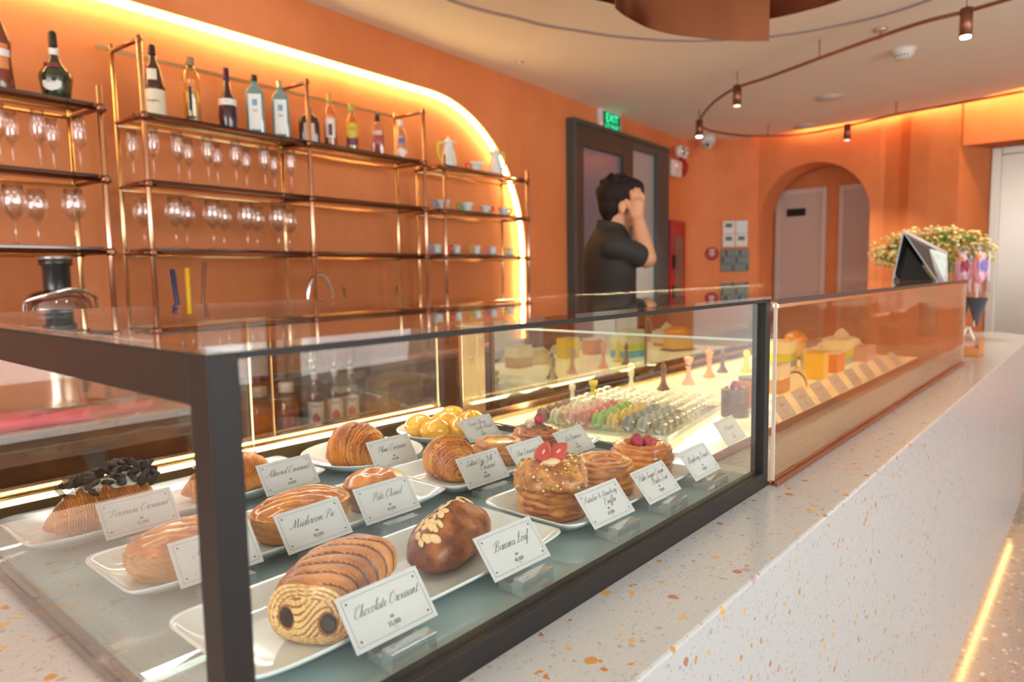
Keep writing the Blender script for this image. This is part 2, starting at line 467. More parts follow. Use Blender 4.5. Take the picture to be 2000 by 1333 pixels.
# restroom doors
def pale_door(nm, y0, y1, label, plate):
    X = AW+.50
    o = structure(nm, MB().box(X-.03, X, y0+.05, y1-.05, 0, 2.30), mat('pale_door', (.62, .47, .40), .5), label)
    ob('door_frame', MB().box(X-.05, X, y0, y0+.055, 0, 2.36).box(X-.05, X, y1-.055, y1, 0, 2.36).box(X-.05, X, y0+.055, y1-.055, 2.30, 2.36), mat('pale_frame', (.72, .58, .49), .5), o, .004)
    ob('door_sign', MB().box(X-.042, X-.03, plate[0], plate[1], plate[2], plate[3]), BLACK, o, .002)
pale_door('door_2', 2.60, 3.20, 'pale pink door with a black sign, left side of archway', (2.84, 3.06, 2.04, 2.13))
pale_door('door_3', 1.85, 2.46, 'pale pink door with a small black sign, right side of archway', (2.0, 2.13, 2.08, 2.17))
# column between archway and lift, lift recess
mb = MB()
col = [(8.12, 1.92), (8.14, 1.86), (8.08, 1.71), (7.98, 1.60), (7.92, 1.42), (7.86, 1.16), (8.25, .955), (8.6, .955), (8.6, 1.92)]
mb.prism(col, 0, 3.22)
structure('wall_column', mb, ORANGE, 'orange column with rounded corner left of the lift')
mb = MB(); mb.box(7.86, 8.4, -.05, 1.14, 2.53, 3.22); mb.box(7.82, 8.6, -2.1, -.05, 0, 3.22); mb.box(7.82, 8.6, -4.0, -3.3, 0, 3.22); mb.box(7.82, 8.6, -3.3, -2.1, 2.5, 3.22)
structure('wall_lift', mb, ORANGE, 'orange wall around the lift opening')
BR = mat('brushed_steel', (.50, .46, .40), .33, 1.0, var=.06, vs=3)
o = structure('door_4', MB().box(8.30, 8.34, -.05, .95, 0, 2.53), BR, 'brushed steel lift doors at the right edge')
ob('door_frame', MB().box(8.24, 8.299, .87, .95, 0, 2.53).box(8.24, 8.299, -.05, .869, 2.46, 2.53), mat('satin_steel_frame', (.55, .51, .45), .4, 1.0), o, .006)
# street side: wall with tall windows (behind the camera), and far end glass door
def win(nm, x0, x1, label):
    fr = mat('red_brown_frame', (.17, .04, .03), .4)
    o = structure(nm, MB().box(x0, x0+.07, -3.75, -3.65, 0, 2.92).box(x1-.07, x1, -3.75, -3.65, 0, 2.92).box(x0+.07, x1-.07, -3.75, -3.65, 0, .12).box(x0+.07, x1-.07, -3.75, -3.65, 2.5, 2.6), fr, label)
    ob('window_pane', MB().box(x0+.07, x1-.07, -3.71, -3.70, .12, 2.5), PANE, o)
for i, (a, b) in enumerate(((-1.0, .7), (.9, 2.6), (2.8, 4.5), (4.7, 6.0), (6.3, 7.7))):
    win('window_%d' % (i+1), a, b, 'tall shop window with red-brown frame on street side')
mb = MB()
for a, b in ((-5, -1.0), (.7, .9), (2.6, 2.8), (4.5, 4.7), (6.0, 6.3), (7.7, 8.6)): mb.box(a, b, -3.8, -3.62, 0, 2.92)
for a, b in ((-1.0, .7), (.9, 2.6), (2.8, 4.5), (4.7, 6.0), (6.3, 7.7)): mb.box(a, b, -3.8, -3.62, 2.6, 2.92)
structure('wall_street', mb, mat('taupe_wall', (.34, .22, .17), .7), 'taupe piers between the street windows')

# --- arched LED line
mb = MB()
path = [(-4.6, CZ+RA-.016)]+[(CS+(RA-.016)*math.cos(a), CZ+(RA-.016)*math.sin(a)) for a in [PI/2*(1-k/40) for k in range(41)]]+[(CS+RA-.016, .9)]
vs = []; fs = []
for i, (x, z) in enumerate(path):
    a = path[max(0, i-1)]; b = path[min(len(path)-1, i+1)]; t = Vector((b[0]-a[0], b[1]-a[1])).normalized(); nx, nz = -t.y, t.x
    for (q, y) in ((-.012, 3.288), (.012, 3.288), (.012, 3.308), (-.012, 3.308)): vs.append((x+nx*q, y, z+nz*q))
for i in range(len(path)-1):
    for k in range(4): fs.append((i*4+k, i*4+(k+1) % 4, (i+1)*4+(k+1) % 4, (i+1)*4+k))
mb.add(vs, fs)
o = ob('light_strip', mb, LEDY); o.rotation_euler = (0, 0, WA)
tag(o, 'glowing amber light line tracing the arch above the bottle shelves', 'light strip')
# cove LED behind the ceiling edge
mb = MB().tube([(7.55, .2, 3.03), (7.56, .66, 3.03), (7.76, 1.06, 3.03), (7.82, 1.40, 3.03), (7.90, 1.76, 3.03), (7.98, 2.5, 3.03), (7.99, 2.75, 3.03)], .012, 6)
mb.tube([(7.55, .0, 3.03), (7.55, .2, 3.03)], .012, 6)
tag(ob('light_strip', mb, mat('led_cove', (1, .8, .4), .5, emit=(1.0, .72, .32), es=60.0)), 'hidden amber light line above the ceiling edge by the lift', 'light strip')

# --- glazed door in the back wall
DF = mat('dark_bronze_frame', (.055, .045, .038), .4)
DFR = mat('charcoal_frame', (.065, .075, .075), .4)
o = structure('door_1', MB().box(5.32, 5.45, 3.20, 3.29, 0, 2.70).box(6.22, 6.42, 3.20, 3.29, 0, 2.70).box(5.45, 6.22, 3.20, 3.29, 2.52, 2.70), DF, 'dark framed door with a large frosted pane behind the man', .006)
o.rotation_euler = (0, 0, WA)
ob('door_pane', MB().box(5.45, 6.22, 3.24, 3.27, 0, 2.52), mat('frosted_blue_pane', (.20, .19, .23), .25, coat=.3, var=.25, vs=1.2), o)
ob('door_casing', MB().box(5.28, 5.32, 3.19, 3.30, 0, 2.74).box(5.32, 7.29, 3.19, 3.30, 2.70, 2.74), DFR, o, .004)
ob('side_frame', MB().box(6.98, 7.29, 3.20, 3.29, 0, 2.70).box(6.42, 6.98, 3.20, 3.29, 2.62, 2.70), DFR, o, .006)
ob('side_pane', MB().box(6.42, 6.98, 3.24, 3.27, 0, 2.62), mat('frosted_pale_pane', (.38, .42, .42), .25, coat=.3), o)

# ================================================================== COUNTER
poly = [(-1.6, .323), (4.55, .323), (4.75, .335), (4.9, .385), (4.99, .47), (5.0, .56), (4.93, .63), (4.8, .66), (4.15, .66), (4.0, .70), (3.9, .80), (3.85, 1.0), (3.82, 1.34), (-1.6, 1.34)]
ct = thing('display_counter', 'long white terrazzo counter flecked with ochre chips under the glass cases', 'counter', (1.5, .8, 0))
L = Matrix.Translation((-1.5, -.8, 0))
ob('counter_body', MB().prism(poly, .115, 1.0).xf(L), TERR, ct, .004)
inner = [(-1.5, .40), (4.5, .40), (4.7, .42), (4.82, .50), (4.78, .58), (4.1, .58), (3.75, .8), (3.7, 1.25), (-1.5, 1.25)]
ob('plinth', MB().prism(inner, 0, .115).xf(L), mat('plinth_paint', (.45, .36, .28), .6), ct)
ob('light_strip', MB().box(-1.5, 4.5, .345, .36, .105, .114).xf(L), mat('led_floor', (1, .8, .5), .5, emit=(1.0, .58, .20), es=8.0), ct, label='warm light strip under the counter edge')

# ================================================================== CASE 1 (near, dry pastry case)
XL, XR, YF, YB, Z0, ZT = .2136, 1.219, .4526, 1.32, 1.0, 1.341
c1 = thing('pastry_case', 'black framed glass pastry case nearest the camera on white counter', 'display case', (.7, .88, 1.0))
L = Matrix.Translation((-.7, -.88, -1.0))
ob('corner_post', MB().box(XL, XL+.0225, YF, YF+.029, Z0, 1.3355).xf(L), BLACK, c1, .0012)
ob('corner_post', MB().box(1.198, XR, YF, YF+.024, Z0, 1.3355).xf(L), BLACK, c1, .0012)
ob('bottom_rail', MB().box(XL+.0225, 1.198, YF, YF+.024, Z0, 1.0275).xf(L), BLACK, c1, .001)
ob('side_beam', MB().box(XL, XL+.0265, YF+.029, YB, 1.2985, 1.3345).xf(L), BLACK, c1, .0012)
ob('side_groove', MB().box(XL-.0008, XL+.001, YF+.004, YB, 1.3340, 1.3355).xf(L), mat('groove_black', (.008, .007, .006), .8), c1)
ob('top_trim', MB().box(XL+.0225, 1.198, YF+.0005, YF+.008, 1.3305, 1.3355).xf(L), BLACK, c1)
ob('back_panel', MB().box(XL+.0265, XR, 1.10, YB, 1.3270, 1.3345).xf(L), mat('dark_brown_panel', (.06, .022, .012), .25, coat=.5), c1)
ob('back_post', MB().box(XL, XL+.024, YB-.02, YB, Z0, 1.2985).xf(L), BLACK, c1, .001)
ob('top_glass', MB().box(XL, XR, YF, YB, 1.3360, 1.341).xf(L), glass('top_pane', (.93, .95, .94), .05), c1)
ob('front_glass', MB().box(XL+.0225, 1.198, YF+.008, YF+.0125, 1.0275, 1.3355).xf(L), FRONTP, c1)
ob('side_glass', MB().box(XL+.006, XL+.0105, YF+.029, YB-.02, 1.001, 1.2985).xf(L), SIDEP, c1)
ob('edge_band', MB().box(.2225, .2370, YF+.03, YB-.03, 1.0005, 1.0115).xf(L), glass('grey_band', (.50, .46, .47), .04, haze=.15, hazecol=(.25, .22, .24)), c1, label='grey translucent band along the left foot of the case')
ob('floor_glass', MB().box(.2370, 1.2, YF+.026, 1.245, 1.0130, 1.020).xf(L), glass('floor_pane', (.74, .86, .87), .07, haze=.42, hazecol=(.58, .72, .72)), c1, label='pale blue-green glass floor of the case')  # blue-green tint, plus pale haze imitating reflections of the bright room
ob('lamp_rail', MB().box(.24, 1.2, 1.245, 1.30, 1.001, 1.050).xf(L), mat('rail_brown', (.24, .14, .06), .3, .6), c1, .001)
ob('light_strip', MB().box(.245, 1.195, 1.247, 1.262, 1.0505, 1.0545).xf(L), mat('led_case', (1, .9, .7), .5, emit=(1.0, .86, .62), es=14.0), c1, label='bright white light strip along the back')
ob('light_strip', MB().box(.30, 1.18, 1.21, 1.225, 1.3215, 1.3265).xf(L), mat('led_case_top', (1, .9, .7), .5, emit=(1.0, .92, .80), es=30.0), c1)
ob('gold_rail', MB().box(.24, 1.2, 1.265, 1.277, 1.0505, 1.056).box(.24, 1.2, 1.281, 1.30, 1.0505, 1.066).xf(L), GOLD, c1, .001)
# sliding back doors of clear acrylic with glowing yellow edges
YE = mat('yellow_edge', (.95, .78, .42), .3, emit=(1.0, .72, .30), es=.35)
DOORP = glass('door_acrylic', (.86, .80, .74), .07)
for (a, b, y, nm) in ((.245, .740, 1.288, 'sliding_door'), (.690, 1.19, 1.279, 'sliding_door')):
    d = ob(nm, MB().box(a, b, y, y+.004, 1.057, 1.3265).xf(L), DOORP, c1)
    for q in (a-.002, b): ob('door_edge', MB().box(q, q+.002, y-.0005, y+.0045, 1.057, 1.3265).xf(L), YE, d)

# ================================================================== CASE 2 (far, chilled case)
X0, X1, YG, YM = 1.240, 3.285, .444, 1.275
c2 = thing('chilled_case', 'copper trimmed glass cake case with lit cream deck beyond the pastry case', 'display case', (2.2, .85, 1.0))
L = Matrix.Translation((-2.2, -.85, -1.0))
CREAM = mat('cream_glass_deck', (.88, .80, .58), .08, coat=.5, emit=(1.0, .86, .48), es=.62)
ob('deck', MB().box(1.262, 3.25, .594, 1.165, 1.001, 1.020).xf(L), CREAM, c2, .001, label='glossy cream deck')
ob('deck_edge', MB().box(1.252, 1.2615, .594, 1.165, 1.0005, 1.0195).xf(L), mat('deck_edge_dark', (.05, .035, .02), .4), c2)
ob('deck_trim', MB().box(1.262, 3.25, .590, .5935, 1.0005, 1.0195).xf(L), COPPER, c2)
ob('front_track', MB().box(1.224, X1, .436, .443, 1.0005, 1.009).box(1.224, X1, .4495, .456, 1.0005, 1.006).xf(L), COPPER, c2, .0006)
ob('front_glass', MB().box(X0-.014, X1, .4435, .449, 1.001, 1.3305).xf(L), TINTP, c2)
for q in ((X0-.0165, X0-.0145, .4432, .4493, 1.010, 1.3295), (X1+.0005, X1+.0035, .443, .4495, 1.009, 1.330)): ob('glass_edge', MB().box(*q).xf(L), mat('polished_edge', (.75, .62, .50), .3), c2)
ob('top_glass', MB().box(X0-.015, X1, .442, YM+.02, 1.331, 1.336).xf(L), glass('top_pane2', (.92, .90, .86), .05), c2)
ob('top_trim', MB().box(X0-.015, X1, .4405, .4415, 1.3265, 1.3365).xf(L), mat('dark_brown_trim', (.05, .025, .02), .35), c2)
ob('gold_trim', MB().box(X0-.015, X1, .4405, .443, 1.3205, 1.3260).xf(L), BRASS, c2)
ob('end_glass', MB().box(X0, X0+.005, .492, 1.262, 1.0205, 1.257).xf(L), PANE, c2)
for q in ((X0-.0005, X0+.0055, .492, 1.262, 1.2573, 1.2615), (X0-.0005, X0+.0055, .4885, .4917, 1.003, 1.2615)): ob('glass_edge', MB().box(*q).xf(L), mat('pale_green_edge', (.62, .75, .66), .3), c2)
ob('end_glass', MB().box(X1-.006, X1-.001, .450, 1.26, 1.007, 1.330).xf(L), TINTP, c2)
ob('back_post', MB().box(1.262, 1.318, 1.262, 1.275, 1.021, 1.325).xf(L), mat('brass_post', (.88, .70, .46), .25, 1.0), c2, .001)
ob('back_post', MB().box(1.322, 1.352, 1.266, 1.278, 1.021, 1.325).xf(L), BRASS, c2, .001)
for (qx, qy, qz) in ((1.30, 1.2585, 1.06), (1.30, 1.2585, 1.17), (1.337, 1.2625, 1.07), (1.337, 1.2625, 1.22)): ob('screw', MB().tube([(qx, qy, qz), (qx, qy+.0034, qz)], .006, 10).xf(L), STEEL, c2)
ob('back_rail', MB().box(1.262, 3.25, 1.168, 1.176, 1.001, 1.026).box(1.262, 3.25, 1.19, 1.198, 1.001, 1.022).xf(L), GOLD, c2, .001)
ob('back_trough', MB().box(1.262, 3.25, 1.199, 1.258, 1.001, 1.018).xf(L), mat('trough_brown', (.16, .09, .04), .15, .7), c2, .001)
MIRR = glass('mirror_door', (.55, .50, .42), .42, gl=(.95, .93, .88))
for (a, b, y) in ((1.372, 2.20, 1.262), (2.17, 3.24, 1.270)):
    d = ob('sliding_door', MB().box(a+.012, b-.012, y, y+.004, 1.047, 1.325).xf(L), MIRR, c2)
    ob('door_frame', MB().box(a, a+.012, y-.002, y+.006, 1.03, 1.325).box(b-.012, b, y-.002, y+.006, 1.03, 1.325).box(a+.012, b-.012, y-.002, y+.006, 1.03, 1.047).xf(L), mat('bronze_door_frame', (.16, .09, .05), .3, .8), d)
ob('light_strip', MB().box(1.36, 3.22, 1.225, 1.24, 1.3185, 1.3240).xf(L), mat('led_case2', (1, .9, .6), .5, emit=(1.0, .84, .52), es=48.0), c2, label='warm light strip under the top')
ob('lamp_cover', MB().box(1.262, 3.25, 1.19, 1.262, 1.3245, 1.3305).xf(L), mat('dark_brown_panel', (.06, .022, .012), .25, coat=.5), c2)
ob('lamp_cover', MB().box(1.262, 3.25, .4495, .486, 1.3245, 1.3305).xf(L), COPPER, c2)
ob('light_strip', MB().box(1.30, 3.22, .470, .478, 1.3190, 1.3240).xf(L), mat('led_case3', (1, .9, .6), .5, emit=(1.0, .84, .52), es=44.0), c2)
# ================================================================== LETTERING
# pen strokes for a slanted copperplate-like hand; x-height is 1
G = {
'a': (1.0, [[(.78, .80), (.50, 1.0), (.18, .75), (.08, .30), (.30, .0), (.60, .22), (.80, .95), (.74, .25), (.88, .0), (1.08, .25)]]),
'b': (.95, [[(.0, .3), (.38, 1.5), (.46, 2.1), (.30, 2.1), (.20, 1.2), (.16, .2), (.40, .0), (.70, .30), (.66, .85), (.52, .95), (.80, .75), (1.0, .8)]]),
'c': (.8, [[(.70, .80), (.55, 1.0), (.25, .85), (.08, .40), (.25, .02), (.50, .05), (.88, .3)]]),
'd': (1.0, [[(.78, .80), (.50, 1.0), (.18, .75), (.08, .30), (.30, .0), (.60, .25), (.86, 1.2), (1.0, 2.15), (.84, .8), (.78, .2), (.90, .0), (1.08, .25)]]),
'e': (.8, [[(-.02, .25), (.35, .45), (.62, .80), (.48, 1.0), (.22, .80), (.12, .35), (.30, .0), (.60, .08), (.88, .3)]]),
'f': (.7, [[(-.1, .25), (.35, 1.2), (.62, 2.0), (.50, 2.15), (.36, 1.6), (.20, 0), (.05, -.95), (-.10, -.9), (.10, -.1), (.45, .1), (.78, .3)]]),
'g': (.95, [[(.76, .80), (.50, 1.0), (.18, .75), (.08, .30), (.30, .0), (.60, .25), (.80, .95), (.66, -.2), (.40, -1.0), (.15, -.9), (.35, -.4), (1.02, .25)]]),
'h': (1.05, [[(.0, .3), (.38, 1.5), (.48, 2.1), (.32, 2.1), (.18, 1.0), (.05, .0)], [(.10, .4), (.35, .95), (.60, .95), (.62, .6), (.60, .1), (.75, .0), (1.13, .3)]]),
'i': (.5, [[(.0, .3), (.28, 1.0), (.18, .2), (.32, .0), (.58, .3)], [(.40, 1.48), (.44, 1.58)]]),
'k': (.95, [[(.0, .3), (.38, 1.5), (.48, 2.1), (.32, 2.1), (.18, 1.0), (.05, .0)], [(.12, .45), (.45, 1.0), (.62, .85), (.30, .55), (.58, .15), (.72, .0), (1.03, .3)]]),
'l': (.5, [[(.0, .3), (.38, 1.4), (.50, 2.1), (.34, 2.1), (.18, 1.0), (.16, .15), (.30, .0), (.58, .3)]]),
'm': (1.5, [[(-.02, .5), (.20, 1.0), (.20, .6), (.08, .0)], [(.14, .4), (.42, .98), (.62, .95), (.60, .6), (.50, .0)], [(.56, .4), (.85, .98), (1.05, .95), (1.05, .6), (1.05, .1), (1.2, .0), (1.58, .3)]]),
'n': (1.05, [[(-.02, .5), (.20, 1.0), (.20, .6), (.08, .0)], [(.14, .4), (.42, .98), (.62, .95), (.60, .6), (.60, .1), (.75, .0), (1.13, .3)]]),
'o': (.9, [[(.60, .98), (.30, .95), (.08, .45), (.22, .0), (.52, .10), (.72, .55), (.62, .95), (.48, .9), (.98, .85)]]),
'p': (1.0, [[(-.02, .5), (.24, 1.1), (.15, .2), (.0, -.95)], [(.12, .3), (.40, .98), (.68, .85), (.66, .35), (.42, .0), (.20, .15), (.6, .0), (1.08, .3)]]),
'r': (.75, [[(-.02, .3), (.30, 1.15), (.36, .92), (.62, .92), (.50, .5), (.50, .1), (.62, .0), (.83, .3)]]),
's': (.7, [[(-.02, .3), (.30, .8), (.40, 1.12), (.42, .75), (.52, .3), (.30, .0), (.08, .12), (.3, .0), (.78, .3)]]),
't': (.6, [[(.0, .3), (.30, 1.0), (.42, 1.65), (.24, .8), (.18, .2), (.34, .0), (.68, .3)], [(.10, 1.12), (.58, 1.18)]]),
'u': (1.05, [[(.0, .4), (.22, 1.0), (.12, .3), (.30, .0), (.58, .25), (.80, 1.0), (.70, .25), (.84, .0), (1.13, .3)]]),
'w': (1.2, [[(.0, .4), (.20, 1.0), (.10, .3), (.28, .0), (.52, .25), (.62, .9), (.56, .2), (.72, .0), (.98, .4), (.98, .95), (1.26, .85)]]),
'y': (.95, [[(.0, .5), (.20, 1.0), (.15, .35), (.32, .05), (.60, .30), (.80, 1.0), (.60, -.3), (.35, -1.0), (.10, -.85), (.35, -.35), (1.03, .3)]]),
'&': (1.5, [[(1.3, .9), (.9, .3), (.4, .0), (.15, .35), (.6, 1.0), (.85, 1.6), (.6, 1.9), (.45, 1.4), (.8, .5), (1.2, .0), (1.5, .2)]]),
'A': (2.0, [[(-.3, .35), (-.1, -.05), (.4, .3), (1.0, 1.4), (1.5, 2.2), (1.42, 1.0), (1.5, .1), (1.7, .0), (2.05, .3)], [(.45, .95), (1.0, .78), (1.75, .95)]]),
'B': (1.9, [[(.7, 2.0), (.55, 1.0), (.35, .1), (.0, -.05), (-.2, .25)], [(-.1, 1.3), (.1, 2.0), (.9, 2.25), (1.5, 1.9), (1.2, 1.3), (.7, 1.1), (1.35, .95), (1.5, .4), (1.0, .0), (.55, .2)]]),
'C': (1.45, [[(.95, 1.55), (1.2, 1.75), (1.25, 2.1), (.95, 2.25), (.45, 1.75), (.12, .9), (.25, .2), (.65, -.02), (1.05, .15), (1.35, .5)], [(-.25, 1.55), (-.05, 2.0), (.35, 2.1)]]),
'D': (1.9, [[(.75, 2.1), (.6, 1.0), (.35, .1), (.05, .15), (.5, .0), (1.2, .1), (1.7, 1.0), (1.4, 1.9), (.7, 2.25), (.0, 1.9), (.1, 1.4)]]),
'F': (1.5, [[(.85, 1.9), (.7, 1.0), (.45, .1), (.05, -.05), (-.15, .3)], [(.0, 1.6), (.2, 2.1), (1.0, 1.95), (1.6, 2.25)], [(.45, 1.05), (1.15, 1.1)]]),
'G': (1.7, [[(1.25, 1.6), (1.4, 2.0), (1.05, 2.2), (.5, 1.7), (.2, .8), (.5, .05), (1.0, .3), (1.3, 1.0), (1.2, .2), (.9, -.6), (.4, -.5)]]),
'L': (1.4, [[(.2, 1.5), (.5, 1.3), (1.0, 1.7), (1.1, 2.2), (.75, 2.1), (.6, 1.0), (.3, .1), (-.05, .2), (.3, .15), (.8, -.05), (1.4, .35)]]),
'M': (2.4, [[(-.4, .4), (-.3, .0), (.15, .1), (.6, 1.2), (.85, 2.1), (.85, 1.0), (.8, .1)], [(.82, .15), (1.3, 1.3), (1.75, 2.15), (1.7, 1.0), (1.75, .1), (1.95, .0), (2.4, .35)]]),
'P': (1.6, [[(.75, 2.0), (.6, 1.0), (.35, .0), (.0, -.1)], [(-.05, 1.2), (.1, 1.95), (.85, 2.25), (1.5, 1.8), (1.25, 1.1), (.75, .95)]]),
'R': (1.8, [[(.75, 2.0), (.6, 1.0), (.35, .0), (.0, -.1)], [(-.05, 1.2), (.1, 1.95), (.85, 2.25), (1.45, 1.8), (1.2, 1.2), (.75, 1.05), (1.1, .4), (1.45, .0), (1.85, .35)]]),
'S': (1.4, [[(1.2, 1.6), (1.3, 2.05), (.95, 2.15), (.6, 1.6), (.75, 1.0), (.6, .2), (.15, -.05), (-.2, .35), (.3, .6), (1.4, .3)]]),
'T': (1.6, [[(.95, 1.85), (.8, 1.0), (.5, .1), (.05, -.05), (-.2, .3), (.2, .5)], [(-.1, 1.45), (.15, 2.05), (.9, 1.85), (1.75, 2.2)]]),
'E': (1.3, [[(1.1, 1.75), (1.1, 2.15), (.6, 2.0), (.4, 1.4), (.8, 1.15), (.25, .85), (.15, .2), (.6, -.02), (1.3, .4)]]),
'Y': (1.5, [[(.1, 1.7), (.35, 2.1), (.4, 1.5), (.65, 1.1), (1.0, 1.5), (1.3, 2.1), (1.0, .7), (.6, -.5), (.15, -.8)]]),
}
def script_mesh(mb, text, cx, cy, xh, mi=0, z=0.0004, maxw=None):
    wid = 0
    for ch in text: wid += G[ch][0] if ch in G else .7
    s = xh
    if maxw and wid*s > maxw: s = maxw/wid
    x0 = cx-wid*s/2
    pen = 0
    for ch in text:
        if ch not in G: pen += .7; continue
        adv, strokes = G[ch]
        for st in strokes:
            P = cr_spline([(a, b) for a, b in st], 4)
            pts = [Vector((x0+(pen+a)*s+(b*s)*.60, cy+b*s)) for a, b in P]
            vs = []
            for i, p in enumerate(pts):
                a = pts[max(0, i-1)]; b = pts[min(len(pts)-1, i+1)]
                t = (b-a)
                if t.length < 1e-9: t = Vector((1, 0))
                t.normalize(); nn = Vector((-t.y, t.x))
                ww = s*(.045+.105*max(0, -t.y)**1.3)
                vs += [(p.x+nn.x*ww/2, p.y+nn.y*ww/2, z), (p.x-nn.x*ww/2, p.y-nn.y*ww/2, z)]
            fs = [(2*i, 2*i+1, 2*i+3, 2*i+2) for i in range(len(pts)-1)]
            mb.add(vs, fs, mi)
        pen += adv
def text_mb(mb, txt, cx, cy, size, mi=0, z=0.0004, sx=1.0, shear=0.0):
    cu = bpy.data.curves.new('t', 'FONT'); cu.body = txt; cu.size = size; cu.align_x = 'CENTER'; cu.shear = shear
    cu.resolution_u = 3
    o = bpy.data.objects.new('t', cu); COL.objects.link(o)
    dg = bpy.context.evaluated_depsgraph_get(); me = bpy.data.meshes.new_from_object(o.evaluated_get(dg))
    mb.add([(cx+v.co.x*sx, cy+v.co.y, z) for v in me.vertices], [tuple(p.vertices) for p in me.polygons], mi)
    bpy.data.objects.remove(o); bpy.data.curves.remove(cu); bpy.data.meshes.remove(me)

# ================================================================== NAME CARDS
CW, CH = .100, .055
def card_mesh(wd=CW, hg=CH):
    mb = MB().box(-wd/2, wd/2, 0, hg, -.0006, 0, 0)
    b = .0045; t = .0003
    for (x0, x1, y0, y1) in ((-wd/2+b, wd/2-b, b, b+t), (-wd/2+b, wd/2-b, hg-b-t, hg-b), (-wd/2+b, -wd/2+b+t, b, hg-b), (wd/2-b-t, wd/2-b, b, hg-b)):
        mb.add([(x0, y0, .0003), (x1, y0, .0003), (x1, y1, .0003), (x0, y1, .0003)], [(0, 1, 2, 3)], 1)
    for x in (-wd/2+.009, wd/2-.009):
        for y in (.009, hg-.009):
            mb.add([(x, y, .0005)]+[(x+.00115*math.cos(a), y+.00115*math.sin(a), .0005) for a in [2*PI*k/10 for k in range(10)]], [(0, 1+k, 1+(k+1) % 10) for k in range(10)], 1)
    return mb
def name_card(x, y, z, yaw, tilt, lines, price, label, stand=True, scale=1.0, zbase=1.0202):
    t = thing('name_card', label, 'sign', (x, y, zbase), yaw, 'printed name cards in the glass cases')
    # card local (a, b, c) -> thing local
    ct_, st_ = math.cos(tilt), math.sin(tilt)
    Mx = Matrix(((1, 0, 0, 0), (0, st_, -ct_, 0), (0, ct_, st_, z-zbase), (0, 0, 0, 1)))
    Mx = Mx @ Matrix.Scale(scale, 4)
    ob('card', card_mesh().xf(Mx), [PAPER, INK], t)
    mb = MB()
    if len(lines) == 1: script_mesh(mb, lines[0], 0, .0300, .0052, maxw=.079)
    else:
        script_mesh(mb, lines[0], -.003 if len(lines[0]) > 9 else 0, .0365, .0046, maxw=.078)
        script_mesh(mb, lines[1], .010, .0245, .0046, maxw=.062)
    ob('lettering', mb.xf(Mx), INK, t)
    mb = MB(); text_mb(mb, price, 0, .0104, .0066, sx=.85); ob('price', mb.xf(Mx), INK, t)
    mb = MB(); text_mb(mb, 'VND', 0, .0072, .0024, sx=.9)
    # small grey crest above the price
    mb.add([(.0028*math.cos(a)*(1+.18*math.cos(5*a)), .0190+.0016*math.sin(a)*(1+.25*math.cos(5*a)), .0004) for a in [2*PI*k/24 for k in range(24)]], [tuple(range(24))], 0)
    ob('small_print', mb.xf(Mx), INKG, t)
    if stand:
        h = z-zbase
        prof = [(-.026, 0), (.012, 0), (.012, h*.55), (.003, h*.55), (.006+.010, h+.016), (.0045+.0075, h+.0175), (-.004, h*.45), (-.012, h*.45), (-.012, h*.95), (-.026, h*.75)]
        vs = [(xx, yy-.002, zz) for xx in (-.026, .026) for yy, zz in prof]; n = len(prof)
        mb = MB().box(-.028, .028, -.022, -.006, 0, h*.95).box(-.028, .028, -.004, .016, 0, h*.55).box(-.028, .028, -.0062, -.0038, 0, .003)
        ob('acrylic_stand', mb, ACRY, t, .0006, label='clear acrylic stand')
    return t
CARDS = [
 (.374, 1.004, .01, 38, ['Tiramisu Croissant'], '95,000', 'white card reading Tiramisu Croissant seen through the side glass'),
 (.372, .775, -.02, 36, ['Mille Plain'], '60,000', 'white card mostly hidden by the black corner post'),
 (.608, 1.004, .01, 35, ['Almond Croissant'], '60,000', 'white card reading Almond Croissant in the back row'),
 (.810, .984, .01, 31, ['Plain Croissant'], '45,000', 'white card reading Plain Croissant in front of round plate'),
 (.501, .767, .03, 36.5, ['Mushroom Pie'], '90,000', 'white card reading Mushroom Pie in the middle row'),
 (.627, .772, -.01, 35, ['Pate Chaud'], '40,000', 'white card reading Pate Chaud in the middle row'),
 (.413, .507, -.01, 38, ['Chocolate Croissant'], '55,000', 'white card reading Chocolate Croissant nearest the camera'),
 (.605, .510, -.02, 39.5, ['Banana Loaf'], '40,000', 'white card reading Banana Loaf in the front row'),
 (1.059, .993, .02, 39.5, ['Cream Cheese', 'Garlic Bread'], '45,000', 'white card reading Cream Cheese Garlic Bread by yellow buns'),
 (.832, .773, -.01, 34.5, ['Salted Egg Yolk', 'Croissant'], '60,000', 'white card reading Salted Egg Yolk Croissant'),
 (.957, .769, .01, 39.5, ['Flan Croissant Tart'], '55,000', 'white card reading Flan Croissant Tart'),
 (1.090, .767, .05, 40.5, ['La Premiere'], '45,000', 'white card reading La Premiere at right end of middle row'),
 (.810, .513, -.03, 39.5, ['Pistachio & Strawberry', 'Cruffin'], '65,000', 'white card reading Pistachio & Strawberry Cruffin'),
 (.945, .507, 0, 40.5, ['Palm Sugar Cream', 'Brulee Tart'], '70,000', 'white card reading Palm Sugar Cream Brulee Tart'),
 (1.095, .507, .02, 38.5, ['Raspberry Danish'], '65,000', 'white card reading Raspberry Danish at right end of front row'),
]
for x, y, yaw, tl, ln, pr, lb in CARDS:
    name_card(x, y, 1.040, yaw, R(tl), ln, pr, lb)
D2 = [('Macarons', 1.414, .590), ('Red Velvet', 1.60, .590), ('Pistachio', 1.735, .592), ('Opera Cake', 1.885, .592), ('Mango Tart', 2.03, .592), ('Lemon Cake', 2.20, .594), ('Cheese Cake', 2.36, .594), ('Blueberry', 2.53, .594), ('Tiramisu', 2.72, .594), ('Meringue', 2.92, .594)]
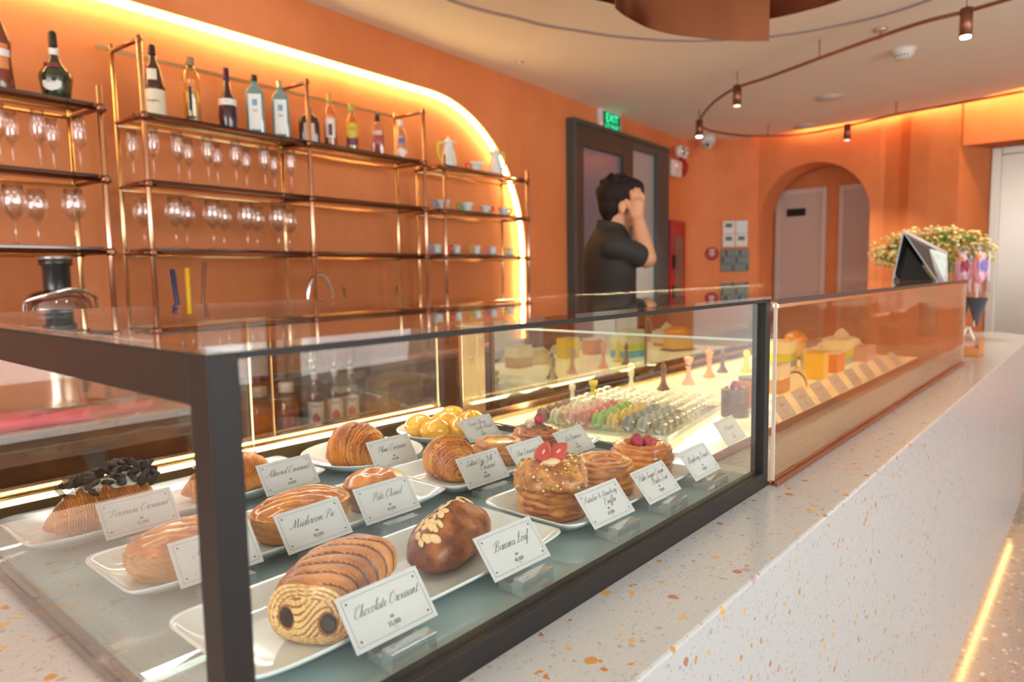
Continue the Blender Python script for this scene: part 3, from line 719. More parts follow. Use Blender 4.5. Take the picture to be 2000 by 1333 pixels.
G.setdefault('O', (1.6, [[(1.1, 2.1), (.6, 2.1), (.2, 1.2), (.4, .1), (1.0, .1), (1.4, 1.0), (1.1, 2.1), (.8, 1.7)]]))
G.setdefault('V', (1.5, [[(.0, 1.6), (.25, 2.1), (.4, 1.2), (.5, .05), (1.0, 1.2), (1.5, 2.2)]]))
G.setdefault('v', (.9, [[(0, .5), (.2, 1.0), (.25, .3), (.35, .0), (.7, .5), (.7, 1.0), (.98, .9)]]))
for i, (nm, x, y) in enumerate(D2):
    name_card(x, y, 1.0225, 0.03, R(37), [nm], '95,000', ('grey-looking name card by the macaron tray behind the front glass' if i == 0 else '%s small name card from the left along the front of the cake deck' % ORD[i-1]), stand=False, scale=1.05)

# ================================================================== PLATES
ZF = 1.0204
def rect_plate(name, x0, x1, y0, y1, label, skew=0):
    cx, cy = (x0+x1)/2, (y0+y1)/2; a, b = (x1-x0)/2, (y1-y0)/2
    t = thing(name, label, 'plate', (cx, cy, ZF), skew)
    def outl(k, z, inset, e):
        n = 64; o = []
        for i in range(n):
            an = 2*PI*i/n+PI/4
            c_, s_ = math.cos(an), math.sin(an)
            x = math.copysign(abs(c_)**(2/e), c_)*(a-inset); y = math.copysign(abs(s_)**(2/e), s_)*(b-inset)
            cor = (abs(x)/(a-inset))**6*(abs(y)/(b-inset))**6
            o.append((x, y, z+cor*.004*k))
        return o
    rings = [outl(0, 0, .034, 8), outl(0, .002, .030, 8), outl(.6, .018, .006, 10), outl(1, .0235, 0, 12), outl(1, .0255, .0008, 12), outl(.8, .0235, .005, 11), outl(.2, .0115, .016, 9), outl(0, .0062, .030, 8), outl(0, .005, .045, 8)]
    mb = MB(); vs = [p for r_ in rings for p in r_]; n = 64
    fs = [(j*n+k, j*n+(k+1) % n, (j+1)*n+(k+1) % n, (j+1)*n+k) for j in range(len(rings)-1) for k in range(n)]
    mb.add(vs, fs, 0, True)
    mb.f.append(list(range(n))[::-1]); mb.m.append(0); mb.sm.append(False)
    mb.f.append([(len(rings)-1)*n+k for k in range(n)]); mb.m.append(0); mb.sm.append(True)
    ob('plate_body', mb, PORC, t)
    return t
def round_plate(name, cx, cy, r, label):
    t = thing(name, label, 'plate', (cx, cy, ZF))
    pr = [(0, .002), (r*.55, .002), (r*.57, 0), (r*.60, .002), (r*.85, .012), (r*.99, .0235), (r, .0255), (r*.985, .0258), (r*.84, .0150), (r*.62, .0070), (r*.5, .006), (0, .006)]
    ob('plate_body', MB().lathe(pr, n=56), PORC, t)
    return t
rect_plate('long_plate', .245, .70, 1.035, 1.205, 'long white rectangular plate under the tiramisu and almond croissants')
rect_plate('long_plate', .275, .755, .785, .952, 'long white rectangular plate under the mushroom pie')
rect_plate('long_plate', .272, .722, .530, .710, 'long white rectangular plate under the banana loaf, nearest the camera')
rect_plate('long_plate', .758, 1.19, .778, .965, 'long white rectangular plate under the salted egg croissant')
rect_plate('long_plate', .735, 1.165, .528, .708, 'long white rectangular plate under the strawberry cruffin')
round_plate('round_plate', .822, 1.105, .118, 'round white plate under the single plain croissant')
round_plate('round_plate', 1.065, 1.125, .108, 'round white plate under the glazed yellow buns')

# ================================================================== PASTRIES
ZP = 1.0272
P_STD = pastry('puff_golden', (.24, .055, .008), (.58, .20, .03), (.84, .42, .10))
P_CRO = pastry('croissant_crust', (.20, .036, .005), (.56, .165, .020), (.84, .38, .07), lines=20, lineamt=.55, vs=18)
P_TOP = pastry('egg_washed_top', (.34, .075, .008), (.62, .20, .022), (.80, .36, .06), lines=3, lineamt=.12, rough=.25, coat=.5, vs=14)
P_SIDE = pastry('puff_side_layers', (.34, .10, .015), (.70, .33, .07), (.88, .56, .20), lines=22, lineamt=.6, vs=10, rough=.5, axis=1, coat=0)
P_PALE = pastry('pale_layers', (.55, .27, .08), (.82, .52, .20), (.92, .72, .42), lines=10, lineamt=.3, vs=16, rough=.5, axis=0, coat=0)
P_DARK = mat('dark_chocolate', (.035, .015, .010), .35, coat=.2, bump=.2, bs=90)
P_GRV = pastry('stripe_brown', (.10, .022, .008), (.16, .04, .012), (.26, .07, .02), lines=6, lineamt=.2)
def nz(p, s, a): return a*noise.noise(Vector(p)*s)

# pain au chocolat with diagonal stripes
def choc_croissant():
    t = thing('chocolate_croissant', 'striped pain au chocolat with chocolate sticks showing in its rolled end', 'pastry', (.425, .618, ZP), R(30))
    Ln, Wd, Hh = .150, .092, .064
    def prof(th, k):
        # D-shaped section, flat underneath
        c_, s_ = math.cos(th), math.sin(th)
        y = math.copysign(abs(c_)**.82, c_)*Wd/2*k
        z = Hh*.42+math.copysign(abs(s_)**.85, s_)*Hh*(.58 if s_ > 0 else .42)*(k if s_ > 0 else 1)
        return y, z
    def fn(u, v):
        th = 2*PI*v
        ph = u+.13*math.cos(th)
        band = abs(math.sin(PI*6.2*ph))**.5
        k = (.90+.10*band)*(1-.22*max(0, (u-.6)/.4)**2)*(1-.03*max(0, (.12-u)/.12))
        y, z = prof(th, k)
        x = -Ln/2+Ln*u
        y += .010*math.sin(PI*u)
        q = nz((x, y, z), 60, .0012)
        return (x, y+q, max(.0, z+q))
    def mf(u, v):
        ph = u+.13*math.cos(2*PI*v)
        return 1 if (abs(math.sin(PI*6.2*ph)) < .24 and .04 < u < .97 and math.sin(2*PI*v) > -.35) else 0
    mb = MB().grid(fn, 110, 48, cv=True, mfn=mf)
    # far end closed with a dome
    n = 48; ring = [fn(1, j/n) for j in range(n)]
    for r_, dx in ((.75, .007), (.4, .011), (0.02, .012)):
        ring2 = [(Ln/2+dx, p[1]*r_+.000, Hh*.42+(p[2]-Hh*.42)*r_) for p in ring]
        base = ring if r_ == .75 else prevr
        mb.add(base+ring2, [(k, (k+1) % n, n+(k+1) % n, n+k) for k in range(n)], 0, True)
        prevr = ring2
    ob('dough_body', mb, [P_CRO, P_GRV], t)
    # rolled end: spiral sheets of dough around two chocolate sticks
    zc = Hh*.40
    def kind(y, z, k):
        for sx_ in (-1, 1):
            d = math.hypot((y-sx_*.0225)/.0080, (z-.0255-.0015*sx_)/.0108)
            if d < 1: return 2, -.0015
            if d < 1.22: return 1, -.0008
        if k > .66:
            f = (k*9.5+.35*math.sin(2*math.atan2(z-zc, y))) % 1.0
            return (1, -.0010) if f < .20 else (0, .0008)
        w_ = (z-zc)*1.0+y*.55+.0045*math.sin(y*150+.8)
        f = (w_/.0075) % 1.0
        return (1, -.0012) if f < .20 else (0, .0012)
    nr_, na_ = 46, 120
    def endp(u, v):
        k = 1-v*.995
        th = 2*PI*u
        ring_p = fn(0, u)
        y = ring_p[1]*k; z = zc+(ring_p[2]-zc)*k
        _, dz_ = kind(y, z, k)
        return (ring_p[0]-.0060*(1-k**2)-dz_*min(1, (1-k)*6), y, max(0, z))
    def endm(u, v):
        ring_p = fn(0, u); k = 1-v*.995
        return kind(ring_p[1]*k, zc+(ring_p[2]-zc)*k, k)[0]
    mb = MB().grid(endp, na_, nr_, cu=True, mfn=endm)
    ob('rolled_end', mb, [P_PALE, pastry('brown_seam', (.22, .06, .012), (.36, .12, .025), (.5, .19, .05)), P_DARK], t)
    for s in (-1, 1):
        ob('chocolate_stick', MB().tube([(-Ln/2-.0040, s*.0225, .0255+.0015*s), (-Ln/2+.02, s*.0225, .0255+.0015*s)], .0066, 16), P_DARK, t)
    return t
choc_croissant()

# banana loaf with almond flakes
def banana():
    t = thing('banana_loaf', 'dark brown banana loaf topped with flaked almonds', 'pastry', (.598, .627, ZP), R(20))
    a, b, h = .083, .043, .057
    mm = pastry('banana_crust', (.055, .014, .004), (.25, .062, .012), (.46, .155, .035), lines=2, lineamt=.15, vs=42, rough=.42, coat=.15)
    def sh(d):
        x, y = d.x, d.y
        q = (abs(x)**2.6+abs(y)**2.6)**(1/2.6) or 1
        k = .80+.2/max(q, .72)
        X = a*x*k*1.0; Y = b*y*k; Z = h*.36+(h*.64*max(d.z, 0)**.85 if d.z > 0 else h*.36*d.z)
        Z += .010*max(0, d.z)*math.exp(-((Y/.016)**2))*math.cos(min(1, abs(X/a))*PI/2)
        s_ = nz((X, Y, Z), 45, .0035)+nz((X, Y, Z), 160, .001)
        return Vector((X*(1+s_*5), Y*(1+s_*5), max(0, Z+s_)))
    mb = MB()
    def fn(u, v):
        an = 2*PI*u; bb = PI*(v-.5); d = Vector((math.cos(an)*math.cos(bb), math.sin(an)*math.cos(bb), math.sin(bb)))
        return tuple(sh(d))
    mb.grid(fn, 56, 30, cu=True)
    ob('loaf_body', mb, mm, t)
    fl = mat('almond_flake', (.80, .55, .27), .4, coat=.2, var=.15, vs=200)
    rnd = random.Random(3); k = 0
    spots = [(-.072, .000), (-.066, .016), (-.060, -.010), (-.055, .022), (-.050, .006), (-.042, .020), (-.035, .010), (-.028, .022), (-.024, .002), (-.012, .016), (-.004, .022), (.006, .010), (.030, -.006), (.036, .006), (.044, -.010), (.052, .004), (-.064, -.018), (-.048, -.014), (-.074, .010), (.012, .020), (-.018, .028), (-.060, .004), (-.045, -.004), (-.038, .028), (-.030, -.008), (-.054, .014), (-.070, -.008), (-.010, .006), (.020, .004), (.050, -.004), (-.046, .014), (-.022, .014)]
    for (x, y) in spots:
        # project on the top surface
        best = max((p for p in mb.v if abs(p[0]-x) < .007 and abs(p[1]-y) < .007), key=lambda p: p[2], default=None)
        if best is None: continue
        nrm = Vector((x*2.4/a, y*4.2/b, 2.2)).normalized()
        rot = nrm.to_track_quat('Z', 'X').to_matrix() @ Matrix.Rotation(rnd.random()*PI, 3, 'Z') @ Matrix.Rotation(rnd.uniform(-.3, .3), 3, 'X')
        ob('almond_flake', MB().ell((best[0], best[1], best[2]+.0008), (.0080*rnd.uniform(.65, 1.1), .0050*rnd.uniform(.7, 1.1), .0010), 12, 6, rot=rot), fl, t)
banana()

# oval / round puff pies with layered sides
def puff(name, label, loc, rz, a, b, h, scores=0, hole=False, e=2.3):
    t = thing(name, label, 'pastry', (loc[0], loc[1], ZP), rz)
    def ring(k, z, seed=0):
        o = []
        for i in range(60):
            an = 2*PI*i/60; c_, s_ = math.cos(an), math.sin(an)
            x = math.copysign(abs(c_)**(2/e), c_)*a*k; y = math.copysign(abs(s_)**(2/e), s_)*b*k
            q = 1+.018*math.sin(3*an+seed)+.012*math.sin(7*an+seed*2)
            o.append((x*q, y*q, z))
        return o
    def solid(rings, mis, nm, ms):
        mb = MB(); n = 60; vs = [p for r_ in rings for p in r_]
        uvs = [(k/n, p[2]/h) for r_ in rings for k, p in enumerate(r_)]
        fs = [(j*n+k, j*n+(k+1) % n, (j+1)*n+(k+1) % n, (j+1)*n+k) for j in range(len(rings)-1) for k in range(n)]
        mb.add(vs, fs, 0, True, uvs)
        mb.f.append(list(range(n))[::-1]); mb.m.append(0); mb.sm.append(False)
        mb.f.append([(len(rings)-1)*n+k for k in range(n)]); mb.m.append(0); mb.sm.append(False)
        return ob(nm, mb, ms, t)
    rs = []
    N = 15
    for i in range(N+1):
        f = i/N
        k = .84+.16*math.sin(PI*min(1, f*1.05)*.62)+(.014 if i % 2 else -.010)
        rs.append(ring(k, h*.66*f, i*.7))
    solid(rs, 0, 'layered_side', P_SIDE)
    # crust lid
    mb = MB()
    def fn(u, v):
        an = 2*PI*u; c_, s_ = math.cos(an), math.sin(an)
        k = 1-v
        x = math.copysign(abs(c_)**(2/e), c_)*a*1.01*k; y = math.copysign(abs(s_)**(2/e), s_)*b*1.01*k
        z = h*.62+h*.38*(1-k**2.6)**.8
        if v < .06: z = h*.60
        if scores:
            g = math.sin((x*.8+y*1.1)*2*PI*scores/(2*a)+.02/max(.001, k))
            z -= .0034*max(0, g)**4*(1-k**6)
        if hole:
            z -= .010*math.exp(-((x/.018)**2+(y/.012)**2))
        z += nz((x+loc[0]*9, y, z), 55, .0022)
        q = 1+.018*math.sin(3*an+7)
        return (x*q, y*q, z)
    mb.grid(fn, 72, 26, cu=True)
    ob('golden_lid', mb, P_TOP, t)
    return t
puff('mushroom_pie', 'oval golden puff pie with diagonal scores behind the Mushroom Pie card', (.533, .865), R(12), .078, .050, .056, scores=7)
puff('oval_pie', 'oval puff pie seen through side glass left of the corner post', (.372, .872), R(12), .074, .048, .056, scores=6)
puff('round_pie', 'round puff pie with a vent behind the Pate Chaud card', (.668, .868), 0, .050, .048, .057, hole=True, e=2.05)

# croissants
def croissant(name, label, loc, rz, Lh=.07, Rm=.036, bend=.45, seg=6, mtl=None, taper=.75, stand=0.0):
    t = thing(name, label, 'pastry', (loc[0], loc[1], ZP), rz)
    def fn(u, v):
        s = (u-.5)*2
        base = (max(0.0, 1-abs(s)**2.3))**taper
        ph = (abs(s)*seg) % 1.0
        r_ = Rm*base*(1.0+.13*(ph-.5))
        r_ = max(r_, .0008)
        an = bend*s*1.6
        cx = math.sin(an)*Lh/ max(.3, bend*1.6); cy = (1-math.cos(an))*Lh/max(.3, bend*1.6)
        th = 2*PI*v
        lx = math.cos(th)*r_*1.08; lz = math.sin(th)*r_*.98
        x = cx-lx*math.sin(an)*-1*0+(-math.sin(an))*lx; y = cy+math.cos(an)*lx
        z = Rm*.80*(.45+.55*base)+lz
        q = nz((x, y, z), 70, .0014)
        return (x+q, y+q, max(0, z))
    mb = MB().grid(fn, 110, 36, cv=True)
    ob('baked_body', mb, mtl or P_CRO, t)
    return t
croissant('plain_croissant', 'plump plain croissant alone on the round white plate', (.793, 1.088), R(112), .060, .045, .22, 7, taper=.5)
croissant('egg_croissant', 'golden croissant behind the Salted Egg Yolk Croissant card', (.850, .890), R(75), .058, .040, .22, 6, taper=.55)
t = croissant('almond_croissant', 'almond croissant half hidden behind the black corner post', (.560, 1.115), R(8), .085, .036, .4, 6)
fl = mat('almond_flake', (.80, .55, .27), .4)
rnd = random.Random(5)
for i in range(14):
    s = rnd.uniform(-.7, .7); an = .4*1.6*s
    x = math.sin(an)*.085/.64; y = (1-math.cos(an))*.085/.64+rnd.uniform(-.012, .012)
    rot = Matrix.Rotation(rnd.random()*PI, 3, 'Z') @ Matrix.Rotation(rnd.uniform(-.5, .5), 3, 'X')
    ob('almond_flake', MB().ell((x, y, .0645-abs(s)*.016), (.008, .0045, .001), 12, 6, rot=rot), fl, t)
t = croissant('tiramisu_croissant', 'croissant piled with chocolate shards and cream at the left end of its plate', (.365, 1.118), R(15), .085, .038, .35, 6)
rnd = random.Random(11)
crm = mat('whipped_cream', (.86, .80, .70), .5, bump=.2, bs=60)
mb = MB()
ob('cream', MB().ell((.012, .002, .055), (.056, .030, .014), 24, 12, wob=lambda d: 1+.25*noise.noise(d*3.1)), crm, t)
for i in range(56):
    u = rnd.uniform(-.052, .075); v_ = rnd.uniform(-.034, .034)
    rot = Euler((rnd.uniform(-1, 1), rnd.uniform(-1, 1), rnd.uniform(0, PI))).to_matrix()
    sz = rnd.uniform(.6, 1.15)
    ob('chocolate_shard', MB().ell((u, v_, .068+.012*(1-((u-.012)/.07)**2)-.020*(v_/.034)**2+rnd.uniform(-.004, .007)), (.0125*sz, .0085*sz, .0042*sz), 10, 6, wob=lambda d: 1+.3*noise.noise(d*2.2+Vector((i, 0, 0))), rot=rot), mat('cookie_dark', (.030, .018, .014), .5, bump=.4, bs=150, var=.5, vs=120), t)

# garlic buns: glossy yellow, crosscut
def bun(x, y, k, label):
    x, y = 1.065+(x-1.065)*.90, 1.125+(y-1.125)*.90
    t = thing('glazed_bun', label, 'bun', (x, y, ZP+.004), k*.7, 'glazed yellow buns on the round plate')
    def wob(d):
        an = math.atan2(d.y, d.x)
        g = math.exp(-(math.sin(2*an)/.16)**2)*max(0, d.z)
        return 1-.13*g
    m_ = pastry('yellow_glaze', (.74, .30, .02), (.86, .48, .05), (.92, .62, .12), lines=1, lineamt=.05, vs=28, rough=.12, coat=.8)
    ob('bun_body', MB().ell((0, 0, .024), (.0325, .0325, .027), 44, 22, wob=wob), m_, t)
for i, (x, y, lb) in enumerate(((.995, 1.085, 'yellow bun at the left front of the round plate'), (1.050, 1.055, 'yellow bun at the front centre of the round plate'), (1.118, 1.085, 'yellow bun behind the garlic bread card'), (1.008, 1.155, 'yellow bun at the left back of the round plate'), (1.075, 1.135, 'yellow bun in the middle of the round plate'), (1.130, 1.165, 'yellow bun at the right back of the round plate'))):
    bun(x, y, i, lb)

# ring shaped danishes
def ringbun(name, label, x, y, r, h, rz, mtl, pit=.55, rough=.0015, twist=6):
    t = thing(name, label, 'pastry', (x, y, ZP), rz)
    prof = [(.0, .002), (.80, .0), (.95, .10), (1.0, .35), (.99, .62), (.90, .88), (.76, 1.0), (.62, .98), (pit, .84), (pit*.75, .70), (.0, .66)]
    pp = cr_spline(prof, 4)
    def fn(u, v):
        k = v*(len(pp)-1); i = min(int(k), len(pp)-2); f = k-i
        q = pp[i][0]*(1-f)+pp[i+1][0]*f; z = pp[i][1]*(1-f)+pp[i+1][1]*f
        an = 2*PI*u
        lay = 1+.022*math.sin(z*h*2*PI/.0095+an*1.5)*min(1, q*1.2)+.02*math.sin(twist*an+z*3)
        X = r*max(0, q)*math.cos(an)*lay; Y = r*max(0, q)*math.sin(an)*lay
        n_ = nz((X+x*7, Y, z), 60, rough*1.5)
        return (X+n_, Y+n_, max(0, z*h+n_))
    ob('baked_ring', MB().grid(fn, 72, 60, cu=True), mtl, t)
    return t
def strawberry(parent, c, rot, k=1.0):
    red = mat('strawberry_red', (.48, .055, .035), .3, coat=.4, var=.25, vs=60)
    def wob(d): return 1.0-.30*max(0, -d.x)**1.5*0+(.12 if abs(d.y) < .0 else 0)
    def fn(u, v):
        an = 2*PI*u
        r_ = (.0105-.0035*math.cos(an))*k
        e = v
        X = math.cos(an)*.0155*k*e; Y = math.sin(an)*r_*1.25*e
        return X, Y
    mb = MB(); n = 24; o = []
    for j in range(n):
        an = 2*PI*j/n; X = math.cos(an)*.0165*k; Y = math.sin(an)*(.0115-.0045*math.cos(an))*k; o.append((X, Y))
    for z0, s_ in ((-.0025, .85), (-.0012, 1), (.0012, 1), (.0025, .85)):
        mb.v += [(px_*s_, py_*s_, z0*k) for px_, py_ in o]
    for j in range(3):
        for q in range(n):
            mb.f.append([j*n+q, j*n+(q+1) % n, (j+1)*n+(q+1) % n, (j+1)*n+q]); mb.m.append(0); mb.sm.append(True)
    mb.f.append(list(range(n))[::-1]); mb.m.append(0); mb.sm.append(False); mb.f.append([3*n+q for q in range(n)]); mb.m.append(0); mb.sm.append(False)
    mb.xf(Matrix.Translation(c) @ rot.to_4x4())
    s = ob('strawberry_slice', mb, red, parent)
    core = MB().ell((0, 0, 0), (.009*k, .0042*k, .0028*k), 14, 8).xf(Matrix.Translation(c) @ rot.to_4x4())
    ob('pale_core', core, mat('strawberry_pale', (.85, .35, .28), .35), s)
def raspberry(parent, c, k=1.0, col=(.42, .015, .05)):
    def wob(d): return 1+.13*math.sin(d.z*9)*math.sin(6*math.atan2(d.y, d.x)+3*d.z)
    ob('raspberry', MB().ell(c, (.0085*k, .0085*k, .0098*k), 36, 22, wob=wob), mat('raspberry_red', col, .35, coat=.3), parent)
CRU = pastry('cruffin_crust', (.30, .07, .008), (.62, .22, .03), (.84, .42, .09), lines=4, lineamt=.4, vs=16, axis=1)
t = ringbun('strawberry_cruffin', 'tall nut-crusted cruffin topped with sliced strawberries', .815, .628, .053, .052, 0, CRU, .5, .003, 3)
def fn(u, v):
    an = 2*PI*u+.4*v; k = [1.05, 1.14, 1.05, .88, .62, .35, .05][min(6, int(v*6.99))]
    f = v*6-int(v*6)
    ks = [1.0, 1.13, 1.10, .95, .74, .42, .05, .05]; i = min(int(v*6), 6); k = ks[i]*(1-f)+ks[i+1]*f
    zs = [.040, .045, .062, .075, .079, .077, .072, .072]; z = zs[i]*(1-f)+zs[i+1]*f
    r_ = .050*k*(1+.06*math.sin(3*an+1)+.03*math.sin(8*an))
    z += .004*math.sin(2*an+v*4)
    x, y = r_*math.cos(an), r_*math.sin(an)
    n_ = nz((x, y, z), 70, .004)
    return (x+n_, y+n_, z+n_)
ob('nut_crown', MB().grid(fn, 72, 30, cu=True), pastry('nut_crust', (.20, .05, .008), (.48, .17, .03), (.70, .34, .08), lines=2, lineamt=.2, vs=60, rough=.35), t)
rnd = random.Random(9)
nutm = [mat('nut_pale', (.84, .62, .34), .5), mat('nut_green', (.42, .40, .10), .5), mat('nut_brown', (.30, .12, .03), .5)]
mbn = MB()
for i in range(190):
    an = rnd.random()*2*PI; v_ = rnd.uniform(.12, .8); p = fn(an/(2*PI), v_)
    s_ = rnd.uniform(.0013, .0030)
    mbn.ell((p[0], p[1], p[2]+.0006), (s_, s_*rnd.uniform(.6, 1.2), s_*.8), 7, 5, mi=rnd.choice((0, 0, 1, 2)))
o = ob('chopped_nuts', mbn, nutm, t); o['kind'] = 'stuff'
ob('cream_dollop', MB().ell((-.002, .002, .077), (.020, .016, .007), 20, 10), mat('pastry_cream', (.80, .62, .36), .5, bump=.2, bs=60), t)
strawberry(t, Vector((-.014, .006, .094)), Euler((R(66), R(-62), R(-28))).to_matrix(), 1.0)
strawberry(t, Vector((.007, -.006, .092)), Euler((R(64), R(-35), R(-34))).to_matrix(), 1.08)
t = ringbun('custard_tart', 'round danish with custard hollow and a strawberry slice behind the cruffin', .952, .628, .053, .054, .4, pastry('danish_crust', (.32, .08, .01), (.68, .25, .035), (.86, .46, .11), lines=4, lineamt=.4, vs=14, axis=1), .52)
ob('custard', MB().lathe([(0, .0395), (.022, .0392), (.031, .038)], n=32), mat('custard', (.62, .32, .10), .3, coat=.4, var=.3, vs=60), t)
strawberry(t, Vector((-.006, -.010, .0455)), Euler((R(12), R(0), R(-35))).to_matrix(), 1.15)
t = ringbun('raspberry_danish', 'round glazed danish with three raspberries in the middle', 1.083, .630, .055, .055, 1.2, pastry('danish_crust2', (.30, .06, .006), (.64, .20, .024), (.84, .37, .07), lines=4, lineamt=.35, vs=15, axis=1, coat=.6, rough=.2), .42)
for p, k in (((-.017, -.006, .052), 1.15), ((.002, -.015, .052), 1.2), ((.019, -.002, .053), 1.2), ((.0, .008, .052), 1.05)): raspberry(t, p, k)
ob('gold_leaf', MB().ell((.004, -.021, .0615), (.0016, .0016, .0016), 8, 6), GOLD, t)
t = ringbun('flan_tart', 'round tart with glossy yellow custard behind the Flan card', .985, .890, .050, .040, .2, P_STD, .66)
ob('yellow_custard', MB().lathe([(0, .0395), (.025, .0390), (.036, .036)], n=32), mat('flan_yellow', (.86, .55, .08), .1, coat=.8, var=.2, vs=40), t)
t = ringbun('chocolate_tart', 'round tart heaped with glazed crumbs and one raspberry', 1.103, .890, .051, .045, .9, pastry('tart_red_brown', (.25, .05, .012), (.50, .15, .03), (.72, .32, .08), lines=12, lineamt=.5, vs=20, axis=1, rough=.25, coat=.5), .62)
ob('crumb_topping', MB().ell((0, 0, .040), (.040, .040, .0125), 40, 20, wob=lambda d: 1+.22*noise.noise(d*6)), mat('dark_crumble', (.17, .055, .018), .3, coat=.4, bump=.6, bs=120, var=.6, vs=90), t)
raspberry(t, (-.004, -.004, .0605), 1.15)

# ================================================================== COLD CASE GOODS
ZD = 1.0204
def chess(kind, x, y, col, label, h=.088):
    t = thing('chess_%s' % kind, label, 'chess piece', (x, y, ZD), 0, 'chess piece chocolates on the cream deck')
    s = h/.09
    body = [(0, 0), (.019, 0), (.0195, .005), (.016, .009), (.014, .011), (.0085, .022), (.0062, .040), (.0060, .050), (.0095, .0515), (.0095, .0545), (.0062, .056)]
    tops = {'pawn': [(.0062, .050), (.010, .056), (.011, .062), (.0085, .069), (0, .072)],
            'rook': [(.0070, .058), (.0090, .062), (.0135, .066), (.0140, .078), (.0095, .078), (.0090, .072), (0, .072)],
            'queen': [(.0065, .058), (.0085, .064), (.0145, .078), (.0115, .082), (.006, .081), (0, .085)],
            'king': [(.0065, .058), (.0085, .066), (.0140, .080), (.0085, .084), (.0045, .087), (.0045, .094), (.0, .097)],
            'bishop': [(.0060, .058), (.0095, .066), (.0085, .074), (.0035, .083), (.0040, .087), (0, .089)],
            'knight': [(.0070, .058), (.008, .060), (0, .061)]}
    m_ = mat('choc_%02x%02x%02x' % tuple(int(q*255) for q in col), col, .35, coat=.2)
    ob('base_and_stem', MB().lathe([(r_*s, z*s) for r_, z in body], n=20), m_, t)
    if kind == 'knight':
        pr = [(-.010, .056), (.010, .056), (.011, .066), (.007, .074), (.013, .073), (.017, .078), (.012, .086), (.004, .091), (-.004, .092), (-.010, .084), (-.013, .070)]
        ob('horse_head', MB().prismy([(a*s, b*s) for a, b in pr], -.006*s, .006*s), m_, t, .002)
    else: ob('top', MB().lathe([(r_*s, z*s) for r_, z in tops[kind]], n=20), m_, t)
CREAMC = (.85, .74, .52); PINK = (.86, .52, .42); ORA = (.90, .33, .06); BRN = (.14, .06, .035); YEL = (.85, .68, .06)
chess('pawn', 1.547, 1.120, CREAMC, 'cream white pawn at the left end of the row', .080)
chess('rook', 1.590, 1.080, YEL, 'yellow rook behind the macaron tray', .080)
chess('knight', 1.841, 1.110, CREAMC, 'cream white knight between yellow rook and brown bishop')
chess('bishop', 1.924, 1.044, BRN, 'dark brown bishop left of the pink queen', .093)
chess('queen', 2.065, 1.030, PINK, 'pale pink queen in the row of chess pieces', .100)
chess('king', 2.250, 1.045, ORA, 'orange king in the row of chess pieces', .100)
chess('bishop', 2.392, 1.060, BRN, 'dark brown bishop right of the orange king', .090)
chess('pawn', 2.440, .990, YEL, 'yellow pawn right of the orange king', .104)

# macaron tray
tr = thing('macaron_tray', 'clear ribbed plastic macaron tray with empty cells at the right', 'tray', (1.52, .92, ZD), R(9))
PX, PY = .042, .037
NXC, NYC = 10, 9
x0, y0 = -PX*(NXC-1)/2, -PY*(NYC-1)/2
ob('tray_base', MB().box(x0-.035, x0+PX*(NXC-1)+.035, y0-.032, y0+PY*(NYC-1)+.032, 0.0, .003).box(x0-.035, x0-.032, y0-.032, y0+PY*(NYC-1)+.032, .003, .014).box(x0+PX*(NXC-1)+.032, x0+PX*(NXC-1)+.035, y0-.032, y0+PY*(NYC-1)+.032, .003, .014).box(x0-.032, x0+PX*(NXC-1)+.032, y0-.032, y0-.029, .003, .014).box(x0-.032, x0+PX*(NXC-1)+.032, y0+PY*(NYC-1)+.029, y0+PY*(NYC-1)+.032, .003, .014), PLAST, tr)
cellm = MB()
def cf(u, v):
    th = PI*v; yy = (u-.5)*2
    r_ = .0195*(1-.25*abs(yy)**4)
    return (math.cos(th)*r_*1.05, yy*.0165, .004+math.sin(th)*r_*1.9)
cellm.grid(cf, 9, 13)
cellme = cellm.mesh('clear_cell', PLAST)
mc = {}
cols = [(.33, .17, .16), (.80, .68, .45), (.80, .45, .36), (.62, .16, .10), (.30, .50, .07), (.74, .50, .10), (.30, .29, .27), (.40, .40, .36), (.34, .30, .24)]
names = ['mauve', 'cream', 'pale pink', 'raspberry red', 'green', 'mustard yellow', 'grey', 'pale grey', 'taupe']
def mac_mesh(c_, nm):
    m_ = mat('shell_'+nm.replace(' ', '_'), c_, .5, bump=.05, bs=200)
    f_ = mat('filling_'+nm.replace(' ', '_'), tuple(min(1, q*.55+.12) for q in c_), .5)
    mb = MB()
    for s in (-1, 1):
        pr = [(0, s*.0135), (.010, s*.0130), (.0165, s*.0095), (.0182, s*.0055), (.0188, s*.0035), (.0180, s*.0024), (0, s*.0024)]
        mb.lathe(pr if s > 0 else pr[::-1], n=20, mi=0)
    mb.lathe([(0, -.0024), (.0168, -.0024), (.0172, 0), (.0168, .0024), (0, .0024)], n=20, mi=1)
    mb.xf(Matrix.Rotation(PI/2, 4, 'X'))
    return mb.mesh('macaron', [m_, f_])
mms = [mac_mesh(c_, nm) for c_, nm in zip(cols, names)]
ROT = Matrix.Rotation(R(9), 4, 'Z')
for i in range(NXC):
    for j in range(NYC):
        q = bpy.data.objects.new('clear_cell', cellme); COL.objects.link(q); q.parent = tr; q.location = (x0+i*PX, y0+j*PY, 0)
        ci = NYC-1-j
        if i <= 4 and not (i == 4 and ci in (0, 1, 8)):
            p = ROT @ Vector((x0+i*PX, y0+j*PY, 0))
            m = bpy.data.objects.new('macaron', mms[ci]); COL.objects.link(m)
            m.location = (1.52+p.x, .92+p.y, ZD+.0245); m.rotation_euler = (0, 0, R(9))
            tag(m, '%s macaron standing in the tray, %s from the left end of its row' % (names[ci], ORD[i]), 'macaron', 'macarons in the clear tray')

